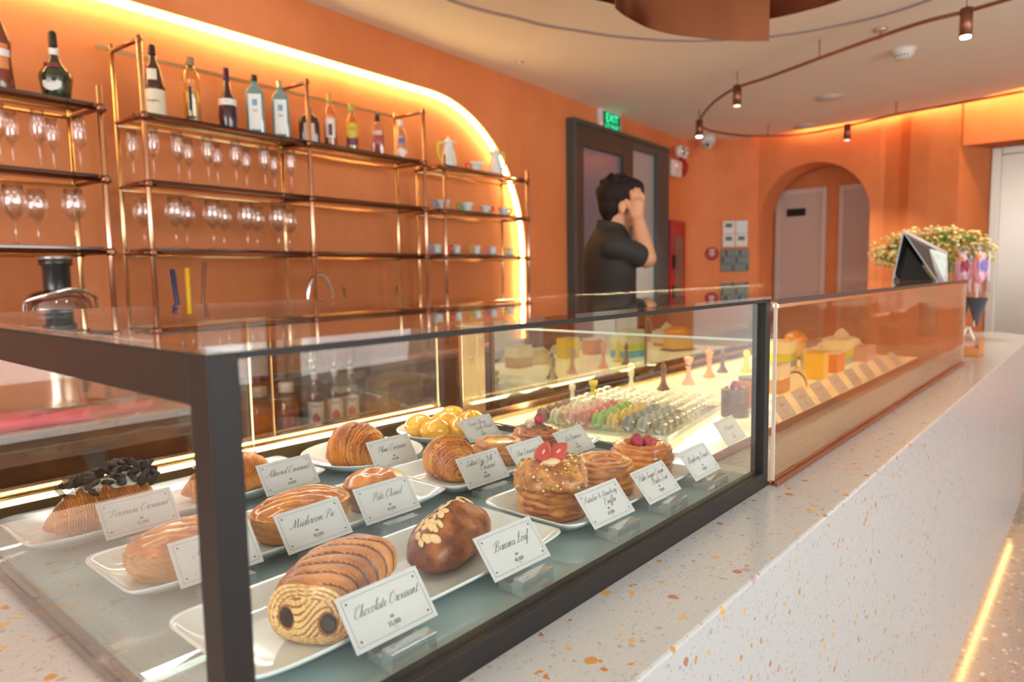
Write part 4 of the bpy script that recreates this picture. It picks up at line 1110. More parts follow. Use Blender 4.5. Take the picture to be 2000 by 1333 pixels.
def cyl_cake(name, label, x, y, r, h, layers, toppings=(), n=28):
    t = thing(name, label, 'cake', (x, y, ZD))
    z = 0
    for nm, hh, m_ in layers:
        ob(nm, MB().lathe([(0, z), (r*.98, z), (r, z+.001), (r, z+hh-.0012), (r*.97, z+hh), (0, z+hh)], n=n), m_, t); z += hh
    return t, z
def mt(nm, c_, **k): return mat(nm, c_, k.pop('rough', .35), **k)
BOARD = mt('gold_board', (.80, .66, .36), metal=.4)
t, z = cyl_cake('chocolate_cake', 'small brown cake with berry and nuts left of orange cake', 1.668, .705, .034, .072, [('cake_board', .003, BOARD), ('cake_body', .060, mt('choc_cake', (.17, .085, .06), var=.3, vs=80)), ('cake_top', .008, mt('choc_top', (.22, .10, .05), var=.4, vs=90))])
raspberry(t, (0, 0, z+.007), 1.3, (.20, .06, .10))
for i in range(7):
    a = i*.9; ob('nut', MB().ell((.020*math.cos(a), .020*math.sin(a), z+.003), (.006, .004, .004), 10, 6), nutm[i % 3], t)
t, z = cyl_cake('orange_cake', 'tall orange cylindrical cake at the right edge of the near case', 1.762, .700, .034, .09, [('cake_board', .003, BOARD), ('cake_body', .082, mt('orange_sponge', (.66, .24, .04), var=.25, vs=60)), ('nut_top', .006, mt('nutty_top', (.30, .17, .08), bump=.6, bs=120, var=.6, vs=120))])
def slab_cake(name, label, x, y, rz, sx, sy, layers):
    t = thing(name, label, 'cake', (x, y, ZD), rz); z = .0
    for nm, hh, m_ in layers:
        ob(nm, MB().box(-sx/2, sx/2, -sy/2, sy/2, z, z+hh), m_, t, .0015); z += hh
    return t, z
CRW = mt('white_cream', (.86, .80, .64)); SPG = mt('tan_sponge', (.58, .34, .18), var=.2, vs=70)
slab_cake('layered_cake', 'white over caramel layered cake right of black post', 2.08, .760, 0, .085, .07, [('cake_board', .003, BOARD), ('sponge_layer', .040, SPG), ('cream_layer', .042, CRW), ('cake_top', .004, mt('pale_top', (.80, .72, .50), var=.2, vs=60))])
# crescent custard tart
t = thing('orange_log', 'orange domed cake behind the first name cards', 'cake', (2.20, .735, ZD), .3)
ob('dome', MB().grid(lambda u, v: ((u-.5)*.12, math.cos(PI*v)*.032, math.sin(PI*v)*.055), 14, 16), mt('orange_glaze', (.72, .26, .03), coat=.5), t)
ob('cream_band', MB().grid(lambda u, v: ((u-.5)*.124, math.cos(PI*v)*.035, .002+math.sin(PI*v)*.059), 3, 16), mt('cream_band', (.85, .70, .38)), t)
slab_cake('yellow_cake', 'bright yellow cube cake behind the third name card', 2.43, .745, .1, .085, .06, [('cake_board', .003, BOARD), ('cake_body', .082, mt('bright_yellow', (.88, .60, .02), coat=.3)), ('cake_top', .006, mt('custard_top', (.85, .52, .08)))])
slab_cake('orange_cake_slice', 'burnt orange cake slice right of the yellow cube cake', 2.62, .75, 0, .10, .06, [('cake_board', .003, BOARD), ('cake_body', .065, mt('burnt_orange', (.75, .25, .03), var=.2, vs=50)), ('cake_top', .006, CRW)])
slab_cake('blue_cake', 'cream cake with lime and blue bands at the back left', 2.62, .93, .15, .13, .09, [('blue_layer', .030, mt('blue_jelly', (.05, .32, .52))), ('lime_layer', .030, mt('lime_jelly', (.62, .72, .05))), ('cream_layer', .045, mt('lemon_cream', (.84, .80, .50)))])
slab_cake('lime_cake', 'second cream cake with lime and pale blue bands by the mauve cake', 2.88, .80, 0, .13, .08, [('blue_layer', .025, mt('pale_blue', (.35, .52, .58))), ('lime_layer', .030, mt('lime_jelly', (.62, .72, .05))), ('cream_layer', .040, mt('lemon_cream', (.84, .80, .50)))])
t, z = slab_cake('orange_wedge', 'orange wedge cake on a dark board behind the others', 2.98, 1.00, .35, .15, .09, [('dark_board', .006, mt('dark_board', (.06, .03, .02)))])
ob('fruit_top', MB().ell((-.01, 0, .080), (.078, .042, .030), 28, 14, wob=lambda d: 1+.28*noise.noise(d*2.6)), mt('mango', (.90, .33, .02), coat=.6), t)
ob('cake_body', MB().box(-.065, .065, -.038, .038, .006, .066), mt('mango_base', (.80, .55, .25)), t, .004)
t, z = slab_cake('popcorn_cake', 'round cake covered in pale cream puffs in the middle', 2.66, .82, 0, .0, .0, [])
ob('cake_body', MB().cyl((0, 0), .05, 0, .055), CRW, t)
for i in range(9):
    a = i*.7; ob('cream_puff', MB().ell((.033*math.cos(a)*(i > 0), .033*math.sin(a)*(i > 0), .064+(i == 0)*.008), (.016, .016, .013), 14, 8), CRW, t)
slab_cake('mauve_cake', 'mauve pink glazed cake right of lime cake', 3.02, .745, 0, .13, .06, [('cake_board', .003, BOARD), ('cake_body', .052, mt('mauve_glaze', (.62, .40, .44), coat=.4)), ('cake_top', .004, mt('pink_top', (.80, .45, .35)))])
t = thing('meringue_cake', 'large swirled white meringue cake at the far end of the case', 'cake', (3.13, .86, ZD))
ob('meringue_swirl', MB().lathe([(0, .02), (.085, .02), (.095, .035), (.088, .052), (.070, .060), (.072, .072), (.050, .082), (.030, .086), (.022, .100), (.008, .115), (0, .12)], n=36, wob=lambda a, t_: 1+.05*math.sin(9*a+t_*6)), CRW, t)
ob('cake_base', MB().cyl((0, 0), .07, 0, .0205), SPG, t)
# ================================================================== WALL SHELVES
ZS1, ZS2, ZS3, ZTB = 2.088, 1.812, 1.527, 2.38
DFR_, DBK = 2.95, 3.19
def wthing(name, label, cat, s, D, z, group=None):
    return thing(name, label, cat, W(s, D, z), WA, group)
def shelf_unit(name, label, s0, s1, posts_f, posts_b, ztop_f, ztop_b, top_rail=None):
    t = wthing(name, label, 'shelf', (s0+s1)/2, (DFR_+DBK)/2, .93)
    O = Matrix.Translation((-(s0+s1)/2, -(DFR_+DBK)/2, -.93))
    def part(nm, mb, m_, bv=0): return ob(nm, mb.xf(O), m_, t, bv)
    for s in posts_f: part('post', MB().tube([(s, DFR_, .94), (s, DFR_, ztop_f)], .0115, 12), ROSE)
    for s in posts_b: part('post', MB().tube([(s, DBK, .94), (s, DBK, ztop_b)], .0105, 12), BRASS)
    for z in (ZS1, ZS2, ZS3):
        part('shelf_board', MB().box(s0+.014, s1-.014, DFR_+.014, DBK-.014, z-.012, z-.002), mat('smoked_shelf', (.035, .014, .009), .10, coat=.6, spec=.8), .001)
        part('shelf_rail', MB().tube([(s0, DBK-.004, z-.030), (s1, DBK-.004, z-.030)], .008, 8), BRASS)
        part('shelf_rail', MB().tube([(s0-.03, DFR_+.022, z-.022), (s1+.03, DFR_+.022, z-.022)], .008, 8), mat('dark_rail', (.20, .07, .035), .3, .9))
        for s in posts_f:
            part('clamp', MB().tube([(s, DFR_-.018, z-.022), (s, DBK+.010, z-.022)], .0095, 10), mat('bronze_clamp', (.34, .15, .09), .3, 1.0))
            part('clamp_ring', MB().tube([(s, DFR_, z-.037), (s, DFR_, z-.007)], .0165, 12), mat('bronze_clamp', (.34, .15, .09), .3, 1.0))
    if top_rail:
        a, b, ss = top_rail
        part('top_rail', MB().box(a, b, DBK+.004, DBK+.016, ZTB-.012, ZTB+.004), BRASS)
        for s in ss: part('top_arm', MB().tube([(s, DFR_-.012, ZTB-.012), (s, DBK, ZTB-.012)], .0095, 10), mat('bronze_clamp', (.34, .15, .09), .3, 1.0))
    return t
shelf_unit('bottle_shelf', 'low brass shelf unit at the far left holding glasses', -.35, 1.302, [-.32, 1.302], [-.30, .56, 1.285], 2.15, 2.08)
shelf_unit('bottle_shelf', 'tall brass and smoked glass shelf unit in the middle of the arch', 1.470, 3.135, [1.470, 2.295, 3.135], [1.470, 2.300, 3.135], 2.385, 2.40, (1.41, 3.16, (1.470, 2.295, 3.135)))
shelf_unit('bottle_shelf', 'low brass shelf unit at the right holding white crockery', 3.310, 4.215, [3.310, 4.215], [3.315, 4.215], 2.14, 2.09)

# ------------------------------------------------------------------ stemware
def flute_mesh():
    pr = [(0, 0), (.030, .0005), (.031, .002), (.012, .005), (.0042, .012), (.0038, .085), (.008, .095), (.020, .112), (.027, .140), (.0265, .175), (.0215, .222), (.0208, .222), (.0255, .175), (.0258, .140), (.019, .114), (0, .098)]
    return MB().lathe(pr, n=18).mesh('stemware', WINE)
def wine_mesh():
    pr = [(0, 0), (.034, .0005), (.035, .002), (.012, .006), (.0045, .014), (.0042, .088), (.012, .096), (.032, .118), (.0425, .150), (.040, .180), (.031, .222), (.0302, .222), (.039, .180), (.0412, .150), (.030, .120), (0, .099)]
    return MB().lathe(pr, n=20).mesh('stemware', WINE)
fm, wm = flute_mesh(), wine_mesh()
def put_glasses(me, nm, pxs, ybase, z, lab, grp, cat):
    pxs = sorted(pxs, key=lambda q: q[0])
    for i, (x, front) in enumerate(pxs):
        D = 3.015 if front else 3.125
        s, _ = atw(x, ybase(x), D)
        g = bpy.data.objects.new(nm, me); COL.objects.link(g); g.location = W(s, D, z+.0003); g.rotation_euler = (0, 0, WA)
        tag(g, '%s %s from the left on the %s' % (ORD[i], lab[0], lab[1]), cat, grp)
put_glasses(fm, 'champagne_flute', [(2, 1), (27, 0), (80, 1), (106, 0), (158, 1)], lambda x: 322, ZS2, ('flute', 'middle board of the far left shelf'), 'flutes on the middle boards', 'glass')
put_glasses(fm, 'champagne_flute', [(262, 0), (302, 1), (350, 1), (370, 0), (408, 1), (426, 0), (462, 1), (482, 0), (518, 1), (536, 0), (569, 1)], lambda x: 345, ZS2, ('tall empty flute', 'middle board of the tall shelf'), 'flutes on the middle boards', 'glass')
put_glasses(wm, 'wine_glass', [(32, 1), (76, 0), (149, 1)], lambda x: 465, ZS3, ('wine glass', 'lowest board of the far left shelf'), 'wine glasses on the lowest boards', 'glass')
put_glasses(wm, 'wine_glass', [(283, 0), (345, 1), (366, 0), (418, 1), (438, 0), (484, 1), (503, 0), (545, 1), (566, 0)], lambda x: 472, ZS3, ('round empty wine glass', 'lowest board of the tall shelf'), 'wine glasses on the lowest boards', 'glass')

# ------------------------------------------------------------------ bottles
def bottle(name, label, px_, D, prof, bodymat, capmat, cap, labels=(), sx=1, sy=1, n=28, sq=None, z=ZS1, s=None, liquid=None, rz=0):
    """prof: radius/height body; cap: radius/height profile; labels: (z0,z1,half angle,radius scale,material,text)"""
    if s is None: s, _ = atw(px_, 250, D)
    t = wthing(name, label, 'bottle', s, D, z+.0003, 'bottles' if name != 'syrup_bottle' else None)
    t.rotation_euler = (0, 0, WA-R(38)+rz)
    def sqf(a, v):
        if not sq: return 1.0
        c_, s_ = abs(math.cos(a)), abs(math.sin(a)); k = (c_**sq+s_**sq)**(-1/sq)
        return k if v < .72 else 1+(k-1)*max(0, (1-(v-.72)/.12))
    ob('bottle_body', MB().lathe(prof, n=n, sx=sx, sy=sy, wob=sqf if sq else None), bodymat, t)
    if liquid:
        lp, lm = liquid
        ob('liquid', MB().lathe(lp, n=n, sx=sx*.95, sy=sy*.95, wob=(lambda a, v: sqf(a, 0)) if sq else None), lm, t)
    ob('cap', MB().lathe(cap, n=18), capmat, t)
    for (z0, z1, ha, rad, m_, txt) in labels:
        mb = MB()
        def fn(u, v):
            a = -PI/2+ha*(2*u-1)
            k = sqf(a, 0) if sq else 1
            if ha == .62:
                v2 = (v-.5)*2; a = -PI/2+ha*(2*u-1)*math.sqrt(max(0, 1-v2*v2))
            return ((rad+.0008)*k*sx*math.cos(a), (rad+.0008)*k*sy*math.sin(a), z0+(z1-z0)*v)
        mb.grid(fn, 15, 13 if ha == .62 else 3)
        lo = ob('label', mb, m_, t)
        if txt:
            tm = MB(); text_mb(tm, txt, 0, 0, min((z1-z0)*.30, .016), sx=.8)
            vs = []
            for (x, y, q) in tm.v:
                a = -PI/2+x/(rad); k = sqf(a, 0) if sq else 1
                vs.append(((rad+.0016)*k*sx*math.cos(a), (rad+.0016)*k*sy*math.sin(a), (z0+z1)/2+y))
            tm.v = vs
            ob('label_text', tm, INK, lo)
    return t
def tg(nm, tint, f0=.06): return glass(nm, tint, f0, power=3.5)
LBL = mat('cream_label', (.80, .70, .50), .6); LBW = mat('white_label', (.80, .78, .74), .5); BLK = mat('black_cap', (.02, .015, .015), .35); GLD = mat('gold_cap', (.55, .38, .15), .3, .8)
bottle('cognac_bottle', 'red-brown bottle with orange and white label at the top left', 8, 3.06, [(0, 0), (.043, .0), (.046, .006), (.044, .05), (.040, .11), (.040, .14), (.045, .175), (.030, .22), (.016, .26), (.015, .30), (0, .30)], mat('amber_red_glass', (.20, .035, .012), .08, coat=.8), LBW, [(.0165, .285), (.0165, .345), (.014, .350), (0, .350)], [(.075, .165, 1.1, .043, mat('orange_label', (.70, .24, .08), .5), None), (.120, .145, 1.2, .0445, LBW, 'JEAN TREND')])
bottle('round_green_bottle', 'squat dark green bottle with round white seal and red wax', 116, 3.06, [(0, 0), (.040, .0), (.046, .01), (.058, .085), (.056, .10), (.030, .135), (.016, .165), (.014, .215), (0, .215)], mat('dark_green_glass', (.018, .028, .008), .08, coat=.8), BLK, [(.0155, .205), (.0155, .255), (.012, .262), (0, .262)], [(.028, .088, .62, .054, mat('round_seal', (.72, .70, .66), .5), 'DOM'), (.172, .196, PI, .016, LBW, None), (.118, .134, .55, .047, mat('wax_red', (.20, .01, .02), .4), None)])
bottle('friar_bottle', 'brown monk-shaped bottle with large cream label', 306, 3.05, [(0, 0), (.038, .0), (.041, .005), (.042, .11), (.045, .125), (.040, .14), (.030, .20), (.020, .225), (.015, .235), (.014, .275), (0, .275)], mat('dark_brown_glass', (.055, .016, .008), .1, coat=.8), BLK, [(.016, .262), (.016, .298), (.012, .303), (0, .303)], [(.006, .112, 1.6, .0418, LBL, 'Frangelico'), (.150, .195, .5, .040, LBL, None)])
bottle('tall_clear_bottle', 'tall clear bottle of pale yellow liqueur with cork stopper', 378, 3.06, [(0, 0), (.034, .0), (.037, .006), (.036, .15), (.040, .19), (.033, .225), (.016, .245), (.0155, .26), (0, .26)], tg('yellow_glass', (.93, .82, .50), .10), mat('cork', (.35, .22, .10), .6), [(.015, .255), (.019, .262), (.019, .292), (0, .292)], [(.02, .03, .5, .037, BLK, None), (.055, .16, .16, .0375, BLK, None)], liquid=([(0, .004), (.033, .004), (.033, .14), (0, .14)], mat('yellow_liqueur', (.62, .42, .06), .1, coat=.6)))
bottle('berry_liqueur_bottle', 'dark purple bottle with long neck and white band', 447, 3.06, [(0, 0), (.035, .0), (.038, .008), (.043, .06), (.041, .105), (.030, .145), (.018, .175), (.0145, .24), (0, .24)], mat('dark_purple_glass', (.035, .008, .018), .08, coat=.8), mat('purple_foil', (.10, .04, .10), .3, .7), [(.0155, .225), (.0155, .285), (0, .286)], [(.108, .140, 1.7, .0385, LBW, 'Mur')])
BG = glass('blue_glass', (.45, .72, .76), .12, power=3.5, haze=.45, hazecol=(.20, .48, .52))
for x, lb in ((501, 'left of the two pale blue gin bottles'), (550, 'right of the two pale blue gin bottles')):
    bottle('blue_gin_bottle', lb, x, 3.06, [(0, 0), (.040, .0), (.042, .005), (.042, .195), (.036, .215), (.018, .232), (.0145, .245), (.0145, .262), (0, .262)], BG, BLK if x == 501 else STEEL, [(.016, .255), (.016, .285), (0, .286)], [(.022, .190, .60, .0425, LBW, 'GIN'), (.135, .165, .25, .0437, mat('blue_crest', (.16, .36, .55), .5), None)], sy=.78, sq=8)
bottle('dark_liqueur_bottle', 'squat dark bottle partly behind the middle brass post', 604, 3.07, [(0, 0), (.050, .0), (.053, .006), (.053, .105), (.046, .135), (.028, .150), (.016, .158), (.015, .185), (0, .185)], mat('very_dark_glass', (.05, .012, .008), .08, coat=.8), BLK, [(.0165, .175), (.0165, .192), (0, .193)], [(.012, .105, .45, .0535, mat('pale_pink_label', (.66, .50, .42), .5), None)], sy=.7, sq=5)
def clearb(name, lb, x, h, col, lcol, capm, labs, r=.036, lf=.5, sq=None, sy=1.0):
    return bottle(name, lb, x, 3.06, [(0, 0), (r-.002, .0), (r, .005), (r, h*.60), (r*.9, h*.66), (.017, h*.78), (.0135, h*.82), (.0135, h*.93), (0, h*.93)], tg(name+'_glass', col, .10), capm, [(.0155, h*.84), (.0155, h-.001), (0, h)], labs, sy=sy, sq=sq, liquid=([(0, .004), (r-.003, .004), (r-.003, h*lf), (0, h*lf)], mat(name+'_liquid', lcol, .1, coat=.6)))
clearb('rum_bottle', 'amber rum bottle with white label and yellow cap', 645, .285, (.95, .78, .62), (.45, .12, .02), mat('yellow_cap', (.60, .40, .08), .4), [(.05, .150, .7, .0362, LBW, 'RUM'), (.06, .120, .25, .0372, mat('dark_red_print', (.20, .03, .04), .5), None)], lf=.48)
clearb('tequila_bottle', 'yellow tequila bottle with gold label and purple band', 687, .260, (.96, .80, .45), (.62, .35, .03), mat('green_gold_cap', (.45, .40, .10), .4), [(.075, .150, .9, .038, mat('gold_label', (.72, .48, .03), .4), 'GOLD'), (.03, .068, .9, .038, mat('purple_band', (.14, .04, .08), .4), None)], r=.037, lf=.4)
clearb('red_liqueur_bottle', 'clear bottle half full of red liqueur with black cap', 737, .235, (.97, .90, .84), (.42, .04, .03), BLK, [(.115, .14, .5, .0382, mat('pale_pink_label', (.66, .50, .42), .5), None)], r=.0375, lf=.50, sq=6, sy=.75)
clearb('vodka_bottle', 'clear vodka bottle with white lower label and silver cap', 782, .235, (.93, .92, .90), (.62, .50, .40), mat('white_cap', (.78, .76, .72), .3, .2), [(.03, .058, .9, .0365, LBW, None), (.09, .125, .5, .0365, mat('blue_print', (.15, .16, .38), .5), 'VODKA')], r=.0355, lf=.02)

# ------------------------------------------------------------------ crockery
def crock(kind, label, x, y, z, hcol, k=1.0, D=3.05, side=-1, group=None):
    s, _ = atw(x, y, D)
    t = wthing({'pot': 'teapot', 'bowl': 'tea_cup', 'cup': 'espresso_cup'}[kind], label, {'pot': 'teapot', 'bowl': 'cup', 'cup': 'cup'}[kind], s, D, z+.0003, group)
    t.rotation_euler = (0, 0, WA-R(35))
    if kind == 'pot':
        ob('pot_body', MB().lathe([(0, 0), (.046, 0), (.052, .012), (.052, .04), (.040, .095), (.030, .125), (.033, .150), (.040, .163), (.028, .168), (.012, .180), (.006, .196), (0, .205)], n=28), PORC, t)
        ob('spout', MB().tube([(.030*-side, 0, .150), (.046*-side, 0, .168)], [.014, .006], 10), PORC, t)
        path = [(side*.032, 0, .150), (side*.060, 0, .160), (side*.070, 0, .120), (side*.062, 0, .070), (side*.050, 0, .045)]
    else:
        if kind == 'bowl': pr = [(0, .006), (.022, .006), (.026, .010), (.045, .050), (.051, .066), (.049, .066), (.040, .046), (0, .014)]
        else: pr = [(0, .006), (.017, .006), (.020, .012), (.030, .066), (.028, .066), (.018, .014), (0, .012)]
        pr = [(a*k, b*k) for a, b in pr]
        ob('cup_body', MB().lathe(pr, n=24), PORC, t)
        ob('saucer', MB().lathe([(0, 0), (.028*k, 0), (.030*k, .001), (.056*k, .008), (.058*k, .010), (.030*k, .005), (0, .0055)], n=28), PORC, t)
        w_ = .045 if kind == 'bowl' else .026
        path = [(side*w_*k, 0, .058*k), (side*(w_+.024)*k, 0, .060*k), (side*(w_+.022)*k, 0, .030*k), (side*(w_-.016)*k, 0, .020*k)]
    if hcol: ob('handle', MB().tube(cr_spline(path, 4), .0075 if kind == 'pot' else .0065, 8), mat('handle_%02d%02d' % (int(hcol[0]*99), int(hcol[1]*99)), hcol, .3, coat=.3), t)
YG_, RED_, BLU_, GRN_, OLV_, PNK_ = (.68, .66, .03), (.75, .04, .03), (.14, .38, .68), (.10, .50, .08), (.58, .52, .03), (.72, .22, .42)
crock('pot', 'left white teapot with yellow-green handle on the top board', 876, 312, ZS1, YG_)
crock('bowl', 'white cup with red handle between the two teapots', 930, 320, ZS1, RED_, 1.0)
crock('pot', 'right white teapot with handle turned right, beside the light line', 968, 328, ZS1, OLV_, side=1)
for x, c_, sd, lb in ((866, BLU_, -1, 'wide white cup with blue handle'), (912, GRN_, -1, 'wide white cup with green handle'), (948, RED_, 1, 'wide white cup with red handle on its right'), (984, RED_, 1, 'wide white cup at the right end of the middle board')):
    crock('bowl', lb, x, 400, ZS2, c_, .82 if x > 930 else .95, side=sd, group='wide cups on the middle right board')
for x, c_, lb in ((855, BLU_, 'small white cup with blue handle'), (892, RED_, 'small white cup with red handle'), (931, OLV_, 'small white cup with olive yellow handle'), (962, PNK_, 'small white cup with pink handle'), (996, OLV_, 'small narrow white cup with olive handle near the light line')):
    crock('cup', lb, x, 486, ZS3, c_, .95 if x < 990 else .85, group='small cups on the lowest right board')

# ================================================================== BACK COUNTER
sb = thing('back_counter', 'white terrazzo topped back counter at the left behind the case', 'counter', (0, 2.9, 0))
L = Matrix.Translation((0, -2.9, 0))
ob('counter_top', MB().box(-1.3, 1.262, 2.66, 3.14, .872, .900).xf(L), TERR, sb, .003)
CABM = mat('dark_fridge_glass', (.07, .045, .03), .15, .6)
ob('cabinet_body', MB().box(-1.3, 1.25, 2.70, 3.12, .08, .871).xf(L), mat('bronze_steel', (.32, .24, .17), .3, .8), sb)
for (a, b) in ((-.9, .08), (.10, 1.22)):
    d = ob('cabinet_door', MB().box(a, b, 2.685, 2.699, .12, .84).xf(L), mat('bronze_steel', (.32, .24, .17), .3, .8), sb, .003)
    ob('door_glass', MB().box(a+.05, b-.05, 2.682, 2.6845, .17, .79).xf(L), CABM, d)
sk = wthing('sink_counter', 'stainless steel sink counter under the brass shelves', 'counter', 3.0, 3.05, 0)
L = Matrix.Translation((-3.0, -3.05, 0))
SSD = mat('dull_stainless', (.42, .36, .30), .3, .9)
ob('counter_top', MB().box(1.50, 4.72, 2.86, 3.26, .905, .935).xf(L), STEEL, sk, .003)
ob('cabinet_body', MB().box(1.52, 4.70, 2.90, 3.25, .06, .904).xf(L), SSD, sk)
for i in range(4):
    ob('cabinet_door', MB().box(1.54+i*.79, 2.29+i*.79, 2.885, 2.899, .10, .87).xf(L), mat('brown_laminate', (.24, .13, .07), .35), sk, .003)
# bottle rack
rk = wthing('bottle_rack', 'low brass-railed bottle rack behind the pastry case', 'rack', 2.2, 2.72, 0)
L = Matrix.Translation((-2.2, -2.72, 0))
ob('rack_shelf', MB().box(1.62, 2.80, 2.63, 2.84, .640, .655).xf(L), SSD, rk, .002)
for s in (1.64, 2.78):
    for D in (2.645, 2.825): ob('rack_leg', MB().box(s-.01, s+.01, D-.01, D+.01, 0, .6395).xf(L), SSD, rk)
ob('rack_rail', MB().tube([(1.62, 2.622, .715), (2.80, 2.622, .715)], .006, 8).xf(L), GOLD, rk)
for s in (1.62, 2.8): ob('rail_post', MB().tube([(s, 2.622, .645), (s, 2.622, .709)], .005, 8).xf(L), GOLD, rk)
def jar(lb, s, lc):
    t = wthing('juice_bottle', lb, 'bottle', s, 2.72, .6553)
    ob('bottle_body', MB().lathe([(0, 0), (.050, 0), (.052, .006), (.052, .15), (.040, .19), (.030, .205), (.030, .215), (0, .215)], n=24), tg('jar_glass', (.9, .78, .70), .1), t)
    ob('juice', MB().lathe([(0, .004), (.048, .004), (.048, .135), (0, .135)], n=24), mat('juice_%d' % int(lc[0]*100), lc, .3), t)
    ob('cap', MB().lathe([(0, .212), (.033, .212), (.034, .217), (.034, .252), (.031, .256), (0, .256)], n=24), WHITE, t)
jar('white capped bottle of orange juice on the left of the rack', 1.785, (.55, .16, .04))
jar('white capped bottle of pink juice on the rack', 1.925, (.45, .10, .14))
def syrup(lb, s, lc, D=2.72):
    t = wthing('syrup_bottle', lb, 'bottle', s, D, .6553)
    t.rotation_euler = (0, 0, WA-R(35))
    ob('bottle_body', MB().lathe([(0, 0), (.037, 0), (.039, .004), (.039, .165), (.034, .190), (.018, .225), (.0145, .25), (.0145, .30), (0, .30)], n=22), tg('syrup_glass', (.80, .66, .56), .1), t)
    ob('syrup', MB().lathe([(0, .004), (.035, .004), (.035, .10), (0, .10)], n=22), mat('syrup_amber', lc, .2), t)
    ob('paper_label', MB().grid(lambda u, v: (.0395*math.cos(-PI/2+1.2*(2*u-1)), .0395*math.sin(-PI/2+1.2*(2*u-1)), .015+.13*v), 13, 3), LBW, t)
    tm = MB(); text_mb(tm, 'SYRUP', 0, 0, .018, sx=.9)
    tm.v = [(.0405*math.cos(-PI/2+x/.0395), .0405*math.sin(-PI/2+x/.0395), .118+y) for x, y, q in tm.v]
    ob('label_text', tm, INK, t)
    ob('fruit_print', MB().grid(lambda u, v: (.0402*math.cos(-PI/2+.5*(2*u-1)*math.cos(PI*(v-.5))), .0402*math.sin(-PI/2+.5*(2*u-1)*math.cos(PI*(v-.5))), .035+.06*v), 9, 9), mat('print_'+lb[:5].strip(), lc, .5), t)
    ob('neck_label', MB().grid(lambda u, v: (.0152*math.cos(2*PI*u), .0152*math.sin(2*PI*u), .25+.035*v), 14, 2), LBW, t)
    ob('pourer', MB().tube([(0, 0, .30), (0, 0, .318), (0, 0, .320), (.003, 0, .372)], [.013, .011, .0035, .0028], 8), CHROME, t)
syrup('syrup bottle with red fruit label and steel pourer, left of three', 2.085, (.55, .05, .04))
syrup('syrup bottle with yellow fruit label, middle of three', 2.205, (.75, .45, .03))
syrup('syrup bottle with orange label, right of three', 2.305, (.65, .22, .05))
# storage boxes and papers further right behind the case
t = wthing('storage_box', 'brown cardboard storage box beside the syrup bottles', 'box', 2.62, 2.735, .6553)
ob('box_body', MB().box(-.13, .13, -.09, .09, 0, .20), mat('kraft', (.42, .26, .12), .8, var=.2, vs=20), t, .003)
ob('box_flap', MB().box(-.13, .13, -.12, -.092, .185, .198), mat('kraft', (.42, .26, .12), .8), t)

# juicer
x = atw(112, 560, 2.92)[0]; t = wthing('juicer', 'steel and black juice extractor with chrome clamp on the back counter', 'juicer', x, 2.92, .9003)
ob('black_foot', MB().lathe([(0, 0), (.115, 0), (.11, .012), (.09, .020), (0, .0205)], n=32), BLK, t)
ob('motor_base', MB().lathe([(0, .021), (.085, .021), (.082, .030), (.072, .06), (.070, .24), (.080, .275), (0, .275)], n=32), STEEL, t)
ob('pulp_bowl', MB().lathe([(.075, .276), (.108, .290), (.113, .385), (.095, .445), (.060, .460), (0, .460)], n=32), glass('smoky_plastic', (.62, .50, .50), .16, power=3.0), t)
ob('inner_basket', MB().lathe([(0, .280), (.065, .280), (.072, .375), (0, .385)], n=28), STEEL, t)
ob('feed_chute', MB().lathe([(0, .44), (.046, .44), (.045, .46), (.046, .545), (.055, .553), (.055, .570), (0, .570)], n=28), mat('black_plastic', (.022, .022, .022), .25, coat=.4), t)
ob('chute_collar', MB().lathe([(.050, .5705), (.056, .5705), (.056, .583), (.044, .588), (.041, .5705)], n=28), mat('grey_collar', (.45, .42, .40), .25, .8), t)
ob('clamp_handle', MB().tube(cr_spline([(-.122, -.02, .27), (-.122, -.03, .40), (-.112, -.05, .425), (-.06, -.095, .445), (0, -.11, .462), (.06, -.095, .452), (.10, -.06, .432), (.120, -.03, .405), (.122, -.02, .27)], 5), .0075, 10), CHROME, t)
ob('side_spout', MB().tube([(-.10, -.02, .33), (-.17, -.05, .315)], [.024, .018], 12), mat('black_plastic', (.022, .022, .022), .25), t)
ob('power_cord', MB().tube(cr_spline([(.08, 0, .035), (.14, -.03, .02), (.17, -.06, .008), (.12, -.08, .008)], 6), .004, 8), mat('black_plastic', (.022, .022, .022), .25), t)
t = wthing('mixing_cup', 'small stainless cup on the back counter below the juicer', 'cup', .62, 2.94, .9003)
ob('cup_body', MB().lathe([(0, 0), (.04, 0), (.045, .09), (.043, .09), (.038, .004), (0, .004)], n=24), STEEL, t)
# pink towel
mb = MB()
def tw(u, v):
    x = -.75+1.5*u; y = (v-.5)*(.155+.02*math.sin(3*u))*(1-.3*u)
    z = .014+.020*abs(noise.noise(Vector((x*5, y*9, 1))))*2+.022*math.exp(-((v-.4)/.25)**2)*(.5+.5*noise.noise(Vector((x*3, 0, 5))))
    if v in (0, 1): z = .001
    return (x, y+.02*math.sin(5*u), z)
mb.grid(tw, 70, 18)
o = ob('pink_towel', mb, mat('pink_cloth', (.80, .21, .24), .85, bump=.4, bs=90, var=.12, vs=8)); o.location = (.34, 2.80, .9005); o.rotation_euler = (0, 0, R(1))
sol = o.modifiers.new('thick', 'SOLIDIFY'); sol.thickness = .002; sol.offset = 1
tag(o, 'crumpled pink towel lying along the left back counter', 'towel')
